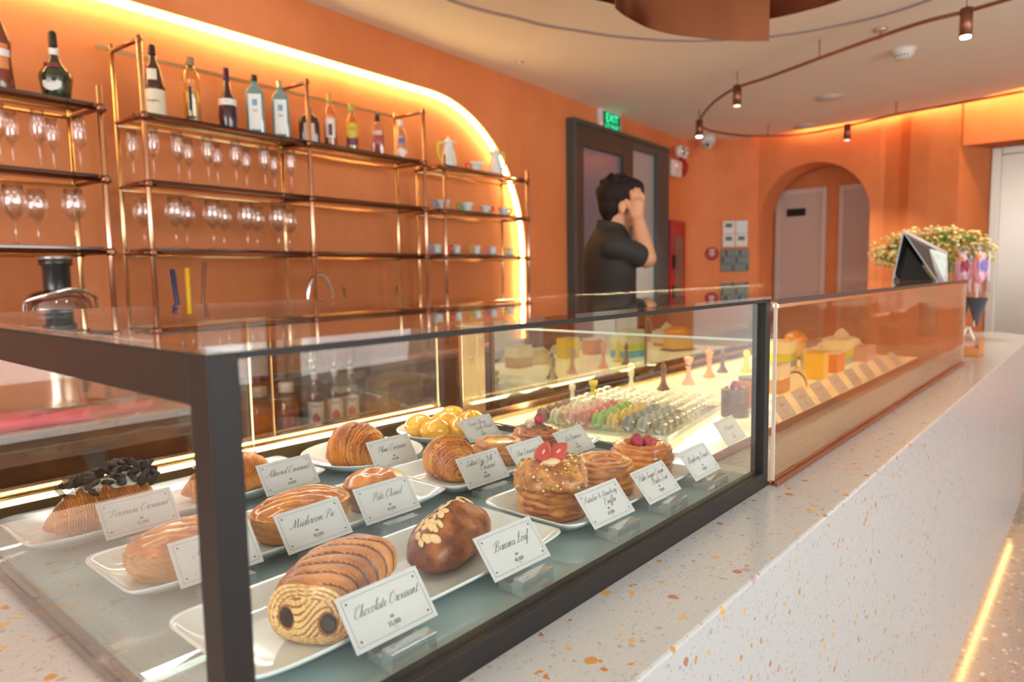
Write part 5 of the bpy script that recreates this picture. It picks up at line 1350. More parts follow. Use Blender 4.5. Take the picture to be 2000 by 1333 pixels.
# utensils in a holder
t = wthing('utensil_holder', 'steel utensil holder on the sink counter behind the shelf posts', 'holder', 1.62, 2.96, .9353)
ob('holder_cup', MB().box(-.10, .10, -.04, .04, 0, .15), SSD, t, .003)
for nm, lb, x, z1, c_, r_ in (('spatula', 'dark blue handled spatula standing in the holder', -.06, .50, (.03, .04, .12), .011), ('yellow_spatula', 'yellow handled tool standing in the holder', .00, .505, (.80, .48, .02), .011), ('whisk', 'brown handled tool with loop end standing in the holder', .075, .53, (.25, .09, .05), .010)):
    w_ = wthing(nm, lb, 'utensil', 1.62+x*.6, 2.96, 1.086)
    ob('handle', MB().tube([(0, 0, .0), (x*.5, 0, z1-.15)], [r_*.8, r_], 10), mat(nm+'_grip', c_, .4), w_)
    if nm == 'spatula': ob('tip', MB().tube([(x*.18, 0, (z1-.15)*.25), (x*.3, 0, (z1-.15)*.55)], [.0125, .0125], 10), WHITE, w_)
# faucet
t = wthing('faucet', 'chrome gooseneck faucet at the sink', 'faucet', 2.405, 3.06, .9353)
P = [(-.075, 0, 0), (-.075, 0, .36)]+[(-.075*math.cos(a) if True else 0, 0, .36+.11*math.sin(a)) for a in [PI*k/12 for k in range(1, 12)]]+[(.080, 0, .33)]
ob('gooseneck', MB().tube(P, .0115, 14), CHROME, t)
ob('spout_tip', MB().tube([(.0795, 0, .3295), (.083, 0, .30)], [.014, .014], 12), CHROME, t)
ob('base_ring', MB().lathe([(0, 0), (.028, 0), (.026, .03), (0, .03)], c=(-.075, 0, 0), n=20), CHROME, t)
# clear carafe rods between the posts
t = wthing('glass_stirrer', 'thin steel tool leaning left beyond the faucet', 'utensil', 2.62, 3.05, .9353)
ob('rod', MB().tube([(0, 0, 0), (-.06, 0, .40)], .005, 8), SSD, t)
t = wthing('glass_stirrer', 'thin steel tool leaning right near the third post', 'utensil', 2.90, 3.05, .9353)
ob('rod', MB().tube([(0, 0, 0), (.07, 0, .40)], .005, 8), STEEL, t)

# ================================================================== SAFETY FITTINGS
s0, z0_ = atw(1187, 240, 3.27)
t = wthing('exit_sign', 'green lit exit sign in white housing above the dark door', 'sign', s0, 3.275, z0_-.10)
ob('housing', MB().box(-.20, .20, -.045, .0, 0, .20), WHITE, t, .004)
ob('lit_panel', MB().box(-.165, .175, -.049, -.046, .02, .18), mat('sign_dark_green', (.0, .03, .012), .3, emit=(.0, .05, .02), es=1.0), t)
SG = mat('sign_glow', (.0, .8, .35), .4, emit=(.03, .85, .38), es=1.3)
mb = MB(); text_mb(mb, 'EXIT', 0, 0, .105, sx=1.15); mb.xf(Matrix(((1, 0, 0, .005), (0, 0, 0, -.0505), (0, 1, 0, .095), (0, 0, 0, 1))))
ob('lettering', mb, SG, t)
mb = MB(); text_mb(mb, 'LỐI THOÁT', 0, 0, .055, sx=.95); mb.xf(Matrix(((1, 0, 0, .005), (0, 0, 0, -.0505), (0, 1, 0, .038), (0, 0, 0, 1))))
ob('lettering', mb, SG, t)
ob('charge_light', MB().ell((-.185, -.046, .06), (.006, .004, .006), 10, 6), mat('red_led', (1, .1, .1), .4, emit=(1, .08, .05), es=3), t)
# twin head emergency light and bell
s0, z0_ = atw(1319, 312, 3.25)
t = wthing('emergency_light', 'white twin-head emergency light by the corner right of the door', 'light', s0, 3.20, z0_-.20)
ob('housing', MB().box(-.16, .10, -.0, .07, 0, .19), WHITE, t, .03)
for x in (-.10, .045): ob('lamp_head', MB().ell((x, -.045, .27), (.068, .05, .068), 20, 12), WHITE, t)
for x in (-.10, .045): ob('lens', MB().ell((x, -.085, .265), (.045, .02, .045), 18, 8), STEEL, t)
ob('red_indicator', MB().ell((-.09, -.004, .12), (.010, .006, .010), 10, 6), mat('red_led', (1, .1, .1), .4), t)
t = wthing('alarm_bell', 'red alarm bell behind the white emergency light', 'bell', s0+.22, 3.262, z0_-.06)
ob('gong', MB().tube([(0, .0, 0), (0, -.02, 0), (0, -.05, 0)], [.11, .108, .06], 28), mat('alarm_red', (.45, .01, .02), .35, coat=.3), t)
# extinguisher cabinet
s0, z0_ = atw(1303, 430, 3.24); s1, z1_ = atw(1331, 545, 3.24)
t = wthing('fire_cabinet', 'red fire hose cabinet with narrow glass at the corner', 'cabinet', (s0+s1)/2+.02, 3.20, .98)
hw = (s1-s0)/2
RD = mat('alarm_red', (.45, .01, .02), .35, coat=.3)
ob('cabinet_body', MB().box(-hw, hw, -.0, .07, 0, z0_-.98), RD, t, .006)
ob('window', MB().box(-hw*.45, hw*.55, -.008, -.001, .10, z0_-.98-.18), mat('grey_brown_window', (.22, .15, .10), .2), t)
ob('latch', MB().box(-hw*.85, -hw*.62, -.02, -.001, .45, .60), BLK, t)
# red call point, control panels on the far wall
FA, FB = Vector((7.88, 3.60, 0)), Vector((8.11, 3.18, 0))
FT = (FB-FA).normalized(); FN = Vector((-FT.y, FT.x, 0))       # points away from the room
FRZ = math.atan2(FN.y, FN.x)
def far_at(x, y):
    p = on_plane(x, y, tuple(FN), FN.dot(FA)-.001); return -(p-FA).dot(FT), p.z
def fthing2(nm, lb, cat, a, z):
    q = FA-FT*a-FN*.001; return thing(nm, lb, cat, (q.x, q.y, z), FRZ)
def fthing(nm, lb, cat, x, y):
    a, z = far_at(x, y); return fthing2(nm, lb, cat, a, z)
t = fthing('fire_alarm', 'round red fire alarm call point left of the grey panel', 'alarm', 1390, 496)
ob('red_disc', MB().tube([(-.0, 0, 0), (-.03, 0, 0), (-.045, 0, 0)], [.075, .075, .06], 28), RD, t)
ob('push_button', MB().tube([(-.0455, 0, 0), (-.052, 0, 0)], [.03, .028], 18), mat('pale_pink_plastic', (.65, .45, .45), .4), t)
ob('name_plate', MB().box(-.049, -.0455, -.03, .03, .035, .05), WHITE, t)
ya, za = far_at(1411, 432); yb, zb = far_at(1460, 482)
t = fthing2('thermostat_panel', 'white control panel with four small screens on far wall', 'panel', (ya+yb)/2, zb)
W_, H_ = (ya-yb), (za-zb)
GS = mat('lcd_green', (.035, .12, .08), .3)
for i in range(2):
    for j in range(2):
        cy = (i-.5)*W_/2; cz = (j+.5)*H_/2
        ob('control_plate', MB().box(-.02, 0, cy-W_/4+.004, cy+W_/4-.004, cz-H_/4+.003, cz+H_/4-.003), WHITE if (i, j) != (0, 1) else mat('pale_blue_plate', (.70, .80, .84), .4), t, .003)
        if (i, j) != (0, 1): ob('screen', MB().box(-.023, -.0205, cy-.038, cy+.038, cz-.002, cz+.045), GS, t)
ya, za = far_at(1408, 487); yb, zb = far_at(1462, 530)
t = fthing2('switch_panel', 'dark grey panel of small switches under the white control panel', 'panel', (ya+yb)/2, zb)
W_, H_ = (ya-yb), (za-zb)
ob('back_plate', MB().box(-.015, 0, -W_/2, W_/2, 0, H_), mat('grey_plate', (.10, .11, .095), .35, .5), t, .002)
for i in range(8):
    for j in range(3):
        ob('switch', MB().box(-.022, -.0155, -W_/2+W_*(i+.25)/8, -W_/2+W_*(i+.75)/8, H_*(j+.2)/3, H_*(j+.8)/3), mat('switch_grey', (.17, .18, .16), .35, .3) if (i+j) % 4 else BLK, t)
# plain wall plates near the arch end
for k, (x0, x1) in enumerate(((1045, 1075), (1080, 1100))):
    pass

# ================================================================== CEILING FITTINGS
def cthing(nm, lb, cat, x, y, z=2.92, group=None):
    p = atz(x, y, z); return thing(nm, lb, cat, (p.x, p.y, z), 0, group)
t = cthing('camera_dome', 'white dome camera hanging at the curved ceiling corner', 'camera', 1382, 268, 2.92)
t.location = (7.55, 3.55, 2.9195)
ob('housing', MB().lathe([(0, 0), (.085, 0), (.085, -.05), (.075, -.10), (0, -.10)], n=24), WHITE, t)
ob('lens_ball', MB().ell((-.03, -.02, -.105), (.055, .055, .055), 18, 12), mat('grey_plastic_pale', (.60, .57, .54), .3), t)
ob('lens', MB().ell((-.075, -.035, -.115), (.018, .018, .018), 12, 8), BLK, t)
t = cthing('smoke_detector', 'white smoke detector on the ceiling right of the sprinkler', 'detector', 1764, 97)
ob('base_ring', MB().lathe([(0, -.0005), (.085, -.0005), (.08, -.015), (0, -.015)], n=24), WHITE, t)
ob('sensor_head', MB().lathe([(.075, -.0155), (.062, -.05), (.05, -.065), (0, -.07)], n=24), mat('slate_white', (.72, .70, .68), .4), t)
for k in range(5):
    a = PI+k*.35-.7; ob('vent', MB().box(.058*math.cos(a)-.006, .058*math.cos(a)+.006, .058*math.sin(a)-.006, .058*math.sin(a)+.006, -.052, -.038), BLK, t)
t = cthing('sprinkler', 'chrome ceiling sprinkler between track and smoke detector', 'sprinkler', 1720, 57)
ob('rosette', MB().lathe([(0, -.0005), (.045, -.0005), (.035, -.014), (0, -.016)], n=20), STEEL, t)
ob('head', MB().tube([(0, 0, -.015), (0, 0, -.055), (0, 0, -.058), (0, 0, -.062)], [.006, .006, .016, .016], 10), STEEL, t)
t = cthing('sprinkler', 'tiny recessed chrome sprinkler above the arch end', 'sprinkler', 1015, 120)
ob('rosette', MB().lathe([(0, -.0005), (.030, -.0005), (.022, -.008), (0, -.010)], n=20), STEEL, t)
ob('head', MB().tube([(0, 0, -.009), (0, 0, -.028)], [.007, .010], 10), CHROME, t)
for x, y, lb in ((1620, 190, 'flush round ceiling speaker in the middle of the ceiling'), (1575, 246, 'round white downlight near the curved ceiling edge')):
    t = cthing('ceiling_disc', lb, 'ceiling light', x, y)
    ob('rim', MB().lathe([(0, -.0005), (.12, -.0005), (.115, -.010), (.09, -.012), (0, -.012)], n=32), mat('rim_white', (.66, .60, .58), .5), t)
    ob('diffuser', MB().lathe([(0, -.0125), (.085, -.0125), (.07, -.018), (0, -.020)], n=32), mat('diffuser_white', (.68, .66, .68), .4), t)
# thin grey strip painting a curved shadow line onto the ceiling
P = [atz(*q, 2.919) for q in ((830, -30), (880, 0), (950, 22), (1000, 33), (1060, 48), (1120, 58), (1200, 70), (1300, 78), (1400, 78), (1500, 71), (1580, 60), (1650, 46), (1720, 30), (1790, 8), (1850, -15))]
P = cr_spline([(p.x, p.y) for p in P], 5)
vs = []; 
for i, p in enumerate(P):
    a = Vector(P[max(0, i-1)]); b = Vector(P[min(len(P)-1, i+1)]); t_ = (b-a).normalized(); nn = Vector((-t_.y, t_.x))*.013; pv = Vector(p)
    for sg, zz in ((-1, 2.9195), (1, 2.9195), (1, 2.9140), (-1, 2.9140)): vs.append((pv.x+nn.x*sg, pv.y+nn.y*sg, zz))
mb = MB().add(vs, [(i*4+k, i*4+(k+1) % 4, (i+1)*4+(k+1) % 4, (i+1)*4+k) for i in range(len(P)-1) for k in range(4)])
structure('ceiling_shade_line', mb, mat('mauve_grey_shade', (.36, .30, .33), .6), 'thin curved grey strip imitating a shadow line on the ceiling')
# track
tk = [(1990, -8), (1888, 22), (1800, 44), (1700, 78), (1600, 114), (1500, 151), (1440, 171), (1400, 195), (1376, 220), (1366, 240), (1378, 252), (1400, 258), (1450, 265), (1500, 265), (1560, 263), (1655, 246), (1750, 224), (1850, 206), (2000, 178)]
P = [atz(*q, 2.80) for q in tk]
P3 = cr_spline([tuple(p) for p in P], 5)
th = thing('track_light', 'curved bronze ceiling track carrying small cylinder spotlights', 'track light', (P[9].x, P[9].y, 2.80))
ob('track_rail', MB().tube([(a-P[9].x, b-P[9].y, c_-2.80) for a, b, c_ in P3], .011, 10), DARKCOP, th)
for i in (1, 4, 6, 9, 13, 16): ob('hanger', MB().tube([(P[i].x-P[9].x, P[i].y-P[9].y, .01), (P[i].x-P[9].x, P[i].y-P[9].y, .119)], .004, 8), DARKCOP, th)
for (x, y, on) in ((1888, 22, 1), (1440, 171, 0), (1366, 238, 1), (1655, 246, 0)):
    p = atz(x, y, 2.80)
    h = thing('spotlight', {1888: 'large bronze spotlight near the top right corner', 1440: 'bronze spotlight where the track starts to curve', 1366: 'lit bronze spotlight at the tip of the track curve', 1655: 'bronze spotlight on the far side of the track'}[x], 'spotlight', (p.x, p.y, 2.815), 0, 'spotlights hanging on the curved track')
    ob('cylinder', MB().tube([(0, 0, 0), (0, 0, -.15)], .032, 24), DARKCOP, h)
    ob('lens', MB().tube([(0, 0, -.1505), (0, 0, -.158)], [.026, .024], 20), mat('spot_lens_%d' % on, (1, .95, .85), .3, emit=(1, .88, .70), es=14.0 if on else 1.0), h)
    l_ = light('spot_lamp', 'SPOT', (p.x, p.y, 2.645), 60 if on else 45, WARM, .03, rot=(0, 0, 0), spot=R(95))
# copper pendant ring
def band(pts2, z0, z1, th_=.004):
    P = cr_spline(pts2, 6); vs = []
    for i, p in enumerate(P):
        a = Vector(P[max(0, i-1)]); b = Vector(P[min(len(P)-1, i+1)]); t_ = (b-a).normalized(); nn = Vector((-t_.y, t_.x))*th_/2; pv = Vector(p)
        for sg, zz in ((-1, z0), (1, z0), (1, z1), (-1, z1)): vs.append((pv.x+nn.x*sg, pv.y+nn.y*sg, zz))
    n_ = len(P)
    return MB().add(vs, [(i*4+k, i*4+(k+1) % 4, (i+1)*4+(k+1) % 4, (i+1)*4+k) for i in range(n_-1) for k in range(4)]+[(0, 1, 2, 3), ((n_-1)*4+3, (n_-1)*4+2, (n_-1)*4+1, (n_-1)*4)], 0, False)
n1 = [atz(x, y, 2.40) for x, y in ((1202, 15), (1215, 27), (1230, 36), (1260, 52), (1300, 64), (1350, 72), (1440, 80), (1502, 80))]
c0 = Vector((2.7, 1.2, 2.40))
pn = thing('copper_pendant', 'large coiled copper band pendant at the top of the picture', 'pendant', tuple(c0))
COPB = mat('brushed_copper', (.33, .125, .065), .24, 1.0, var=.15, vs=5)
b1 = [(p.x, p.y) for p in n1]
mb = band(b1, 2.40, 2.78); mb.v = [(a-c0.x, b-c0.y, c_-c0.z) for a, b, c_ in mb.v]
mb.sm = [True]*len(mb.sm)
ob('outer_band', mb, COPB, pn).modifiers.new('edges', 'EDGE_SPLIT').split_angle = R(40)
n2 = [atz(x, y, 2.58) for x, y in ((1130, -12), (1165, 0), (1200, 9), (1300, 45), (1400, 52), (1502, 37), (1570, 22), (1640, 1), (1700, -30))]
b2 = [(p.x, p.y) for p in n2]
mb = band(b2, 2.58, 2.80); mb.v = [(a-c0.x, b-c0.y, c_-c0.z) for a, b, c_ in mb.v]
mb.sm = [True]*len(mb.sm)
ob('inner_band', mb, mat('dark_copper_inner', (.22, .07, .035), .35, 1.0), pn).modifiers.new('edges', 'EDGE_SPLIT').split_angle = R(40)
for q in (n1[2], n1[5]): ob('hanging_rod', MB().tube([(q.x-c0.x, q.y-c0.y, .38), (q.x-c0.x, q.y-c0.y, .519)], .003, 8), DARKCOP, pn)
for q in (n2[3], n2[6]): ob('hanging_rod', MB().tube([(q.x-c0.x, q.y-c0.y, .40), (q.x-c0.x, q.y-c0.y, .519)], .003, 8), DARKCOP, pn)
# downlights added as fill light over the counter, outside the picture
for i, (x, y) in enumerate(((.2, .2), (1.2, -.6), (2.6, -.6), (.2, 1.6), (1.3, 1.5), (-.6, .4), (4.2, -.8), (3.0, -1.6), (5.8, -1.4), (-1.2, 1.6))):
    t = thing('downlight', ['added unseen downlight over the near counter', 'added unseen downlight over the customer aisle', 'added unseen downlight over the customer side of the cake case', 'added unseen downlight over the staff aisle left', 'added unseen downlight over the staff aisle middle', 'added unseen downlight over the left end of the counter', 'added unseen downlight past the end of the cases', 'added unseen downlight near the street windows', 'added unseen downlight near the lift lobby', 'added unseen downlight over the juicer counter'][i], 'downlight', (x, y, 2.919))
    ob('rim', MB().lathe([(.045, 0), (.06, 0), (.058, -.006), (.045, -.006)], n=24), WHITE, t)
    ob('glowing_lens', MB().lathe([(0, -.002), (.044, -.002), (.044, -.004), (0, -.004)], n=24), mat('fill_downlight_lens', (1, .9, .75), .3, emit=(1, .85, .65), es=8.0), t)
    light('fill_downlight_lamp', 'SPOT', (x, y, 2.905), 9, NEUT, .06, rot=(0, 0, 0), spot=R(115))
# ================================================================== ON AND BEYOND THE CASES
# tent card holder on the chilled case
XN, XF_ = 3.02, 3.22
q0, q1, q2 = atx(1742, 545, XN), atx(1765, 455, XN), atx(1832, 548, XN)
q3, q4 = atx(1848, 497, XF_), atx(1862, 549, XF_)
ZB_ = 1.3364
t = thing('tent_stand', 'black tent-shaped menu stand with pale ridge on the cake case', 'stand', (XN, (q0.y+q2.y)/2, ZB_), 0)
def rl(X, Y, Z): return (X-XN, Y-(q0.y+q2.y)/2, max(0.0, Z-ZB_))
def slab(c4, th_, mm, nm):
    a, b, c_, d = [Vector(k) for k in c4]; nn = (b-a).cross(d-a).normalized()*th_
    mb = MB().add([a, b, c_, d, a+nn, b+nn, c_+nn, d+nn], [(0, 3, 2, 1), (4, 5, 6, 7), (0, 1, 5, 4), (1, 2, 6, 5), (2, 3, 7, 6), (3, 0, 4, 7)])
    return ob(nm, mb, mm, t)
mg = mat('gloss_black_panel', (.010, .010, .010), .05, coat=.8)
zt = q1.z; zt2 = q3.z
slab([rl(XN, q0.y, ZB_), rl(XF_, q0.y, ZB_), rl(XF_, q3.y+.004, zt2), rl(XN, q1.y+.004, zt)], .005, mg, 'back_leaf')
slab([rl(XN, q2.y, ZB_), rl(XN+.12, q2.y, ZB_), rl(XN+.12, (q1.y+q3.y)/2-.004, (zt+zt2)/2), rl(XN, q1.y-.004, zt)], -.004, mg, 'front_leaf')
slab([rl(XN+.123, q2.y, ZB_), rl(XF_, q2.y, ZB_), rl(XF_, q3.y-.004, zt2), rl(XN+.123, (q1.y+q3.y)/2-.004, (zt+zt2)/2)], -.004, mat('marbled_flap', (.62, .66, .60), .3, var=.35, vs=30), 'marbled_leaf')
a_, b_ = Vector(rl(XN, q1.y, zt+.004)), Vector(rl(XF_, q3.y, zt2+.004))
ob('pale_ridge', MB().tube([a_, b_], .007, 10), mat('pale_pink_edge', (.72, .52, .48), .4), t)
slab([rl(XN+.03, q0.y-.02, ZB_), rl(XN+.03, q2.y+.02, ZB_), rl(XN+.03, q1.y-.01, ZB_+(zt-ZB_)*.7), rl(XN+.03, q1.y+.01, ZB_+(zt-ZB_)*.7)], .003, mat('matt_black_card', (.012, .012, .012), .6, spec=.2), 'inner_panel')
# bouquet behind it
bq = thing('flower_bouquet', 'bouquet of small cream flowers and green leaves behind the menu stand', 'flowers', (4.55, .58, 1.0003))
ob('vase', MB().lathe([(0, 0), (.05, 0), (.055, .01), (.045, .10), (.05, .20), (.048, .20), (.043, .10), (0, .012)], n=24), mat('dark_vase', (.05, .05, .05), .2, coat=.4), bq)
rnd = random.Random(21)
cb = aty(1815, 487, .58); 
bq.location = (4.50, .58, 1.0003)
pc = aty(1818, 490, .60)
X_ = 4.50
cc = on_plane(1818, 492, (1, 0, 0), X_)
bq.location = (X_, cc.y, 1.0003)
cz = cc.z-1.0
mbs = MB()
for i in range(60):
    a = rnd.random()*2*PI; rr = rnd.random()**.5
    mbs.tube([(0, 0, .15), (.10*rr*math.cos(a), .12*rr*math.sin(a), cz*.75), (.16*rr*math.cos(a), .26*rr*math.sin(a), cz+.10*(1-rr*rr))], .0025, 5)
ob('stems', mbs, mat('stem_green', (.12, .20, .03), .6), bq)
mbl = MB(); mbf = MB()
for i in range(420):
    a = rnd.random()*2*PI; b = math.asin(rnd.uniform(-.9, 1)); r_ = rnd.uniform(.6, 1.0)
    c_ = Vector((.14*r_*math.cos(a)*math.cos(b), .285*r_*math.sin(a)*math.cos(b), cz+.125*r_*math.sin(b)-.01))
    rot = Euler((rnd.uniform(0, PI), rnd.uniform(0, PI), rnd.uniform(0, PI))).to_matrix()
    mbl.ell(c_, (.020, .008, .0015), 7, 4, rot=rot)
for i in range(520):
    a = rnd.random()*2*PI; b = math.asin(rnd.uniform(-.55, 1)); r_ = rnd.uniform(.9, 1.08)
    c_ = Vector((.15*r_*math.cos(a)*math.cos(b), .30*r_*math.sin(a)*math.cos(b), cz+.135*r_*math.sin(b)))
    s_ = rnd.uniform(.006, .0115)
    mbf.ell(c_, (s_, s_, s_*.7), 7, 5, mi=rnd.choice((0, 0, 0, 1)))
o = ob('leaves', mbl, mat('leaf_green', (.16, .24, .03), .6, var=.4, vs=15), bq); o['kind'] = 'stuff'
o = ob('blossoms', mbf, [mat('cream_blossom', (.80, .70, .36), .7), mat('yellow_centre', (.68, .48, .06), .7)], bq); o['kind'] = 'stuff'
# lollipop holder with sweets in clear bags
p = atz(1888, 694, 1.0)
hd = thing('lolly_stand', 'small orange wooden stand on the counter past the cake case', 'stand', (p.x, p.y, 1.0003))
hd.rotation_euler = (0, 0, 0)
WD_ = mat('orange_wood', (.55, .20, .05), .5, var=.2, vs=20)
ob('wood_base', MB().box(-.06, .06, -.055, .055, 0, .035), WD_, hd, .003)
ob('side_wall', MB().box(-.06, .06, -.055, -.047, .036, .075), WD_, hd, .002)
for s in (-1, 1):
    ob('white_leg', MB().tube([(0, s*.036, .036), (0, s*.003, .125)], .0055, 8), WHITE, hd)
def lolly(lb, x, y, c1_, c2_, tip=.30, lean=0.0):
    t = thing('wrapped_lolly', lb, 'sweet', (p.x+x, p.y+y, 1.13), 0, 'wrapped lollies in the wooden stand')
    ob('stick', MB().tube([(0, 0, 0), (0, lean*.5, .17)], .004, 8), WHITE, t)
    ob('sweet', MB().ell((0, lean, .25), (.010, .030, .062), 20, 14), mat('sweet_%d' % int(c1_[0]*100+c1_[2]*10), c1_, .35, coat=.4), t)
    ob('sweet_spot', MB().ell((-.010, lean-.012, .262), (.005, .020, .030), 14, 10), mat('sweetspot_%d' % int(c2_[0]*100), c2_, .35), t)
    ob('heart_top', MB().ell((-.011, lean+.002, .300), (.004, .013, .012), 12, 8), mat('orange_candy', (.85, .35, .08), .4), t)
    cone = MB().lathe([(.006, .02), (.036, .14), (.042, .15), (.040, .345), (.034, .355)], n=18, sx=.35, sy=1.0, c=(0, lean, 0))
    ob('clear_wrapper', cone, glass('wrapper', (.93, .89, .92), .06, power=4.0), t)
    ob('paper_collar', MB().lathe([(.004, .0), (.040, .125), (.038, .125), (.002, .004)], n=18, sx=.4, c=(0, lean*.6, 0)), mat('dark_collar', (.05, .05, .07), .5), t)
lolly('wrapped lolly edge-on at the left of the wooden stand', .03, .020, (.72, .40, .55), (.45, .02, .08), lean=.016)
lolly('pink wrapped lolly with orange heart at the right of the stand', -.03, -.026, (.80, .30, .45), (.25, .18, .55), lean=-.012)

# ================================================================== THE MAN
def capsule(mb, a, b, ra, rb, n=16, sq=1.0):
    a = Vector(a); b = Vector(b)
    path = []; rs = []
    L_ = (b-a).length; d = (b-a).normalized()
    for k in range(1, 6):
        th = PI/2*k/6; path.append(a-d*ra*math.cos(th)); rs.append(ra*math.sin(th))
    for k in range(0, 5):
        f = k/4; path.append(a+(b-a)*f); rs.append(ra*(1-f)+rb*f)
    for k in range(5, 0, -1):
        th = PI/2*k/6; path.append(b+d*rb*math.cos(th)); rs.append(rb*math.sin(th))
    mb.tube(path, rs, n, caps=True, flat=sq)
def remeshed(name, mb, m_, parent, voxel=.006, smooth=4, label=None):
    me = mb.mesh(name, m_)
    o = bpy.data.objects.new(name+'_tmp', me); COL.objects.link(o)
    r_ = o.modifiers.new('r', 'REMESH'); r_.mode = 'VOXEL'; r_.voxel_size = voxel; r_.use_smooth_shade = True
    s_ = o.modifiers.new('s', 'SMOOTH'); s_.factor = .5; s_.iterations = smooth
    dg = bpy.context.evaluated_depsgraph_get()
    m2 = bpy.data.meshes.new_from_object(o.evaluated_get(dg))
    bpy.data.objects.remove(o)
    m2.name = name
    m2.materials.clear(); m2.materials.append(m_)
    for p_ in m2.polygons: p_.use_smooth = True
    q = bpy.data.objects.new(name, m2); COL.objects.link(q); q.parent = parent
    if label: q['label'] = label
    return q
# local frame: x = the way he faces (right in the picture), y = away from the camera, z up
DEPTH = 3.30
fp = CAM+DEPTH*((1192-1000)/FPX*CR-(0)*CU+CF)
man = thing('person', 'man in black shirt facing right with hand raised to his forehead', 'person', (fp[0], fp[1], 0), math.atan2(CR[1], CR[0])+R(8))
def mp(x, y, dy=0.0):
    """picture point at the man's depth -> local x and z"""
    q = CAM+DEPTH*((x-1000)/FPX*CR-(y-666.5)/FPX*CU+CF)
    v = Vector(q)-Vector((fp[0], fp[1], 0))
    h = man.rotation_euler[2]
    return v.x*math.cos(h)+v.y*math.sin(h), v.z
SKIN = mat('skin', (.55, .26, .14), .5, var=.06, vs=12)
hx, hz = mp(1206, 400)
mb = MB()
def V(x, y, dy=0): a, b = mp(x, y); return Vector((a, dy, b))
hc = V(1207, 400)
# skull, jaw, nose, ear, neck
mb.ell(hc+Vector((-.004, 0, .012)), (.092, .074, .098), 28, 18)
mb.ell(hc+Vector((.030, 0, -.040)), (.058, .056, .066), 24, 16)
mb.ell(hc+Vector((.050, 0, -.082)), (.028, .030, .024), 18, 12)
mb.ell(hc+Vector((.085, 0, -.016)), (.020, .014, .024), 14, 10)
mb.ell(hc+Vector((.080, 0, -.052)), (.016, .022, .010), 14, 10)
mb.ell(hc+Vector((.070, 0, .016)), (.022, .050, .014), 16, 10)
for s_ in (-1, 1):
    mb.ell(hc+Vector((-.018, s_*.076, -.026)), (.018, .010, .031), 14, 12)
    mb.ell(hc+Vector((.068, s_*.030, -.010)), (.016, .020, .016), 12, 10)
nk = V(1196, 462)
capsule(mb, hc+Vector((-.020, 0, -.050)), nk+Vector((.0, 0, -.02)), .056, .062, 20)
# torso under the shirt
ch = V(1187, 520)
mb.ell(ch+Vector((0, 0, -.02)), (.085, .135, .15), 28, 20)
pel = Vector((ch.x+.01, 0, .98))
capsule(mb, Vector((ch.x, 0, 1.32)), pel, .080, .090, 20, 1.0)
mb.ell(pel, (.09, .135, .10), 24, 14)
for s_ in (-1, 1):
    hip = pel+Vector((0, s_*.085, -.04)); kn = Vector((pel.x+.02, s_*.09, .50)); an = Vector((pel.x-.01, s_*.09, .09))
    capsule(mb, hip, kn, .085, .055); capsule(mb, kn, an, .055, .036)
    capsule(mb, an+Vector((-.02, 0, -.045)), an+Vector((.16, 0, -.055)), .036, .030)
# near (right) arm: y negative is towards the camera
sh = V(1176, 486, -.165); el = V(1239, 508, -.15); wr = V(1229, 436, -.10); 
capsule(mb, sh+(el-sh)*.1, el, .046, .042, 18); 
capsule(mb, el+Vector((.004, 0, .002)), el+(wr-el)*.35, .043, .042, 18)
capsule(mb, el+(wr-el)*.35, wr, .041, .028, 18)
# hand on the brow: palm then five fingers
palm0 = wr+Vector((-.004, .010, .020)); palm1 = V(1227, 405, -.088)
capsule(mb, palm0, palm1, .026, .030, 16, 1.15)
capsule(mb, palm0+Vector((-.016, 0, .01)), palm1+Vector((-.018, .006, .004)), .020, .019, 14)
fing = [((1219, 397), (1217, 386), (1214, 379)), ((1226, 395), (1226, 381), (1224, 372)), ((1232, 396), (1234, 383), (1233, 374)), ((1238, 400), (1241, 390), (1240, 383))]
for i, (a, b, c_) in enumerate(fing):
    A0 = V(a[0], a[1]+4, -.090+.004*i); B0 = V(b[0], b[1], -.082+.004*i); C0 = V(c_[0], c_[1], -.068+.006*i)
    capsule(mb, A0, B0, .0105, .0098, 12); capsule(mb, B0, C0, .0098, .0085, 12)
capsule(mb, palm0+Vector((-.024, .0, .020)), V(1212, 408, -.088), .0125, .0110, 12)
capsule(mb, V(1212, 408, -.088), V(1207, 398, -.082), .0110, .0092, 12)
# far arm hanging
sh2 = V(1185, 486, .165); el2 = sh2+Vector((.055, .0, -.285)); wr2 = el2+Vector((.12, -.03, -.21))
capsule(mb, sh2+(el2-sh2)*.1, el2, .046, .040); capsule(mb, el2, wr2, .040, .028); capsule(mb, wr2+Vector((.005, 0, -.02)), wr2+Vector((.02, 0, -.07)), .030, .030, 14)
for i in range(4):
    q0 = wr2+Vector((.045-.020*i+.01, 0, -.085)); capsule(mb, q0, q0+Vector((.012, -.012, -.045)), .0095, .008, 10)
capsule(mb, wr2+Vector((.035, -.01, -.04)), wr2+Vector((.062, -.02, -.075)), .011, .009, 10)
remeshed('body', mb, SKIN, man, .0052, 3)
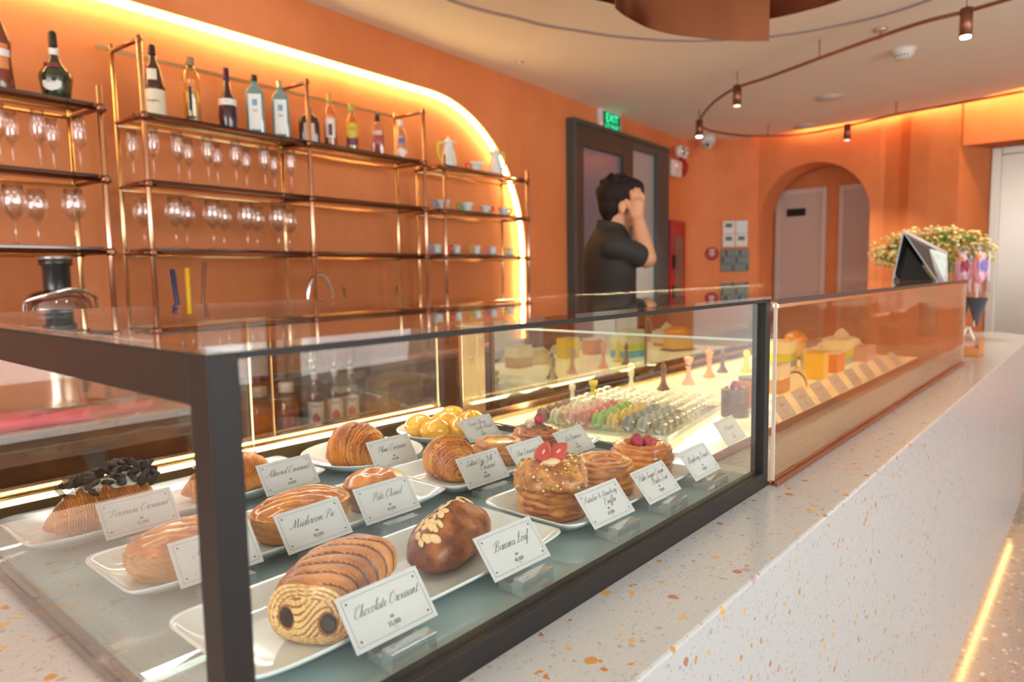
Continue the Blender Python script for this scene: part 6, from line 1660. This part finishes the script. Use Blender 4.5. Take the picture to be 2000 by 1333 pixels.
# hair
mb = MB()
mb.ell(hc+Vector((-.022, 0, .040)), (.096, .086, .090), 28, 18)
mb.ell(hc+Vector((.030, 0, .072)), (.078, .074, .048), 24, 14)
mb.ell(hc+Vector((.062, 0, .052)), (.045, .066, .034), 22, 12)
mb.ell(hc+Vector((-.052, 0, -.006)), (.058, .072, .080), 24, 16)
mb.ell(hc+Vector((-.060, 0, -.060)), (.030, .050, .045), 20, 12)
for s_ in (-1, 1): mb.ell(hc+Vector((.008, s_*.066, .010)), (.022, .014, .030), 14, 10)
rnd = random.Random(4)
for i in range(90):
    a = rnd.uniform(0, 2*PI); b = rnd.uniform(.1, 1.4)
    d = Vector((math.cos(a)*math.cos(b), math.sin(a)*math.cos(b), math.sin(b)))
    c_ = hc+Vector((-.012+.088*d.x, .080*d.y, .040+.086*d.z))
    t_ = Vector((rnd.uniform(.2, 1), rnd.uniform(-.4, .4), rnd.uniform(-.6, .2))).normalized()
    capsule(mb, c_-t_*.018, c_+t_*.024, .009, .004, 7)
remeshed('hair', mb, mat('black_hair', (.010, .004, .003), .6, bump=.5, bs=200, spec=.25), man, .0045, 2)
# shirt with collar
mb = MB()
RG = cr_spline([(1.0, .010, .118, .160), (1.12, .006, .108, .150), (1.26, .0, .112, .165), (1.38, -.002, .118, .188), (1.47, -.006, .110, .198), (1.525, -.010, .094, .182), (1.560, -.008, .080, .135), (1.590, -.002, .070, .085), (1.612, .004, .064, .066)], 4)
mb.grid(lambda u, v: (lambda q, a: (ch.x+q[1]+q[2]*math.cos(a), q[3]*math.sin(a), q[0]))(RG[min(len(RG)-1, int(round(v*(len(RG)-1))))], 2*PI*u), 40, len(RG), cu=True)
n_ = len(mb.v); nr = len(RG)
mb.f.append([k*nr for k in range(40)][::-1]); mb.m.append(0); mb.sm.append(True)
mb.f.append([k*nr+nr-1 for k in range(40)]); mb.m.append(0); mb.sm.append(True)
capsule(mb, sh+Vector((-.002, .012, .0)), sh+(el-sh)*.70, .066, .057, 20)
capsule(mb, sh+Vector((-.002, -.002, .0)), sh+(el-sh)*.5, .060, .058, 20)
capsule(mb, sh2+Vector((-.002, -.02, .0)), sh2+(el2-sh2)*.62, .066, .056, 20)
sht = remeshed('black_shirt', mb, mat('black_shirt_cloth', (.018, .013, .010), .75, bump=.3, bs=14), man, .0065, 3)
def colf(u, v):
    a = 2*PI*u; open_ = max(0, math.cos(a))**3
    r_ = .069+.012*v
    return (nk.x-.010+r_*math.cos(a)*1.02+.010*open_, r_*math.sin(a)*.98, nk.z+.012+.044*(1-v)*(1-.75*open_)-.040*open_+.018*math.cos(a+PI)*1)
mb = MB().grid(colf, 40, 6, cu=True)
o = ob('collar', mb, mat('black_shirt_cloth', (.018, .013, .010), .75), sht); s_ = o.modifiers.new('t', 'SOLIDIFY'); s_.thickness = .003
# apron strap and trousers
mb = MB()
capsule(mb, pel+Vector((0, 0, .06)), pel+Vector((0, 0, -.04)), .108, .112, 22, 1.0)
mb.ell(pel+Vector((0, 0, .03)), (.115, .165, .10), 26, 14)
for s_ in (-1, 1):
    hip = pel+Vector((0, s_*.085, -.04)); kn = Vector((pel.x+.02, s_*.09, .50)); an = Vector((pel.x-.01, s_*.09, .10))
    capsule(mb, hip, kn, .102, .074); capsule(mb, kn, an, .074, .062)
remeshed('dark_trousers', mb, mat('dark_trousers', (.022, .020, .020), .8), man, .008, 2)
ob('glasses_arm', MB().tube([hc+Vector((-.010, -.080, -.004)), hc+Vector((.050, -.072, -.004))], .0016, 6), BLK, man)
mb = MB()
for s_ in (-1, 1):
    mb = MB(); an = Vector((pel.x-.01, s_*.09, .09)); capsule(mb, an+Vector((-.03, 0, -.050)), an+Vector((.17, 0, -.055)), .043, .034, 14)
    mb.v = [(a, b, max(.003, c_)) for a, b, c_ in mb.v]
    ob('shoe', mb, BLK, man)
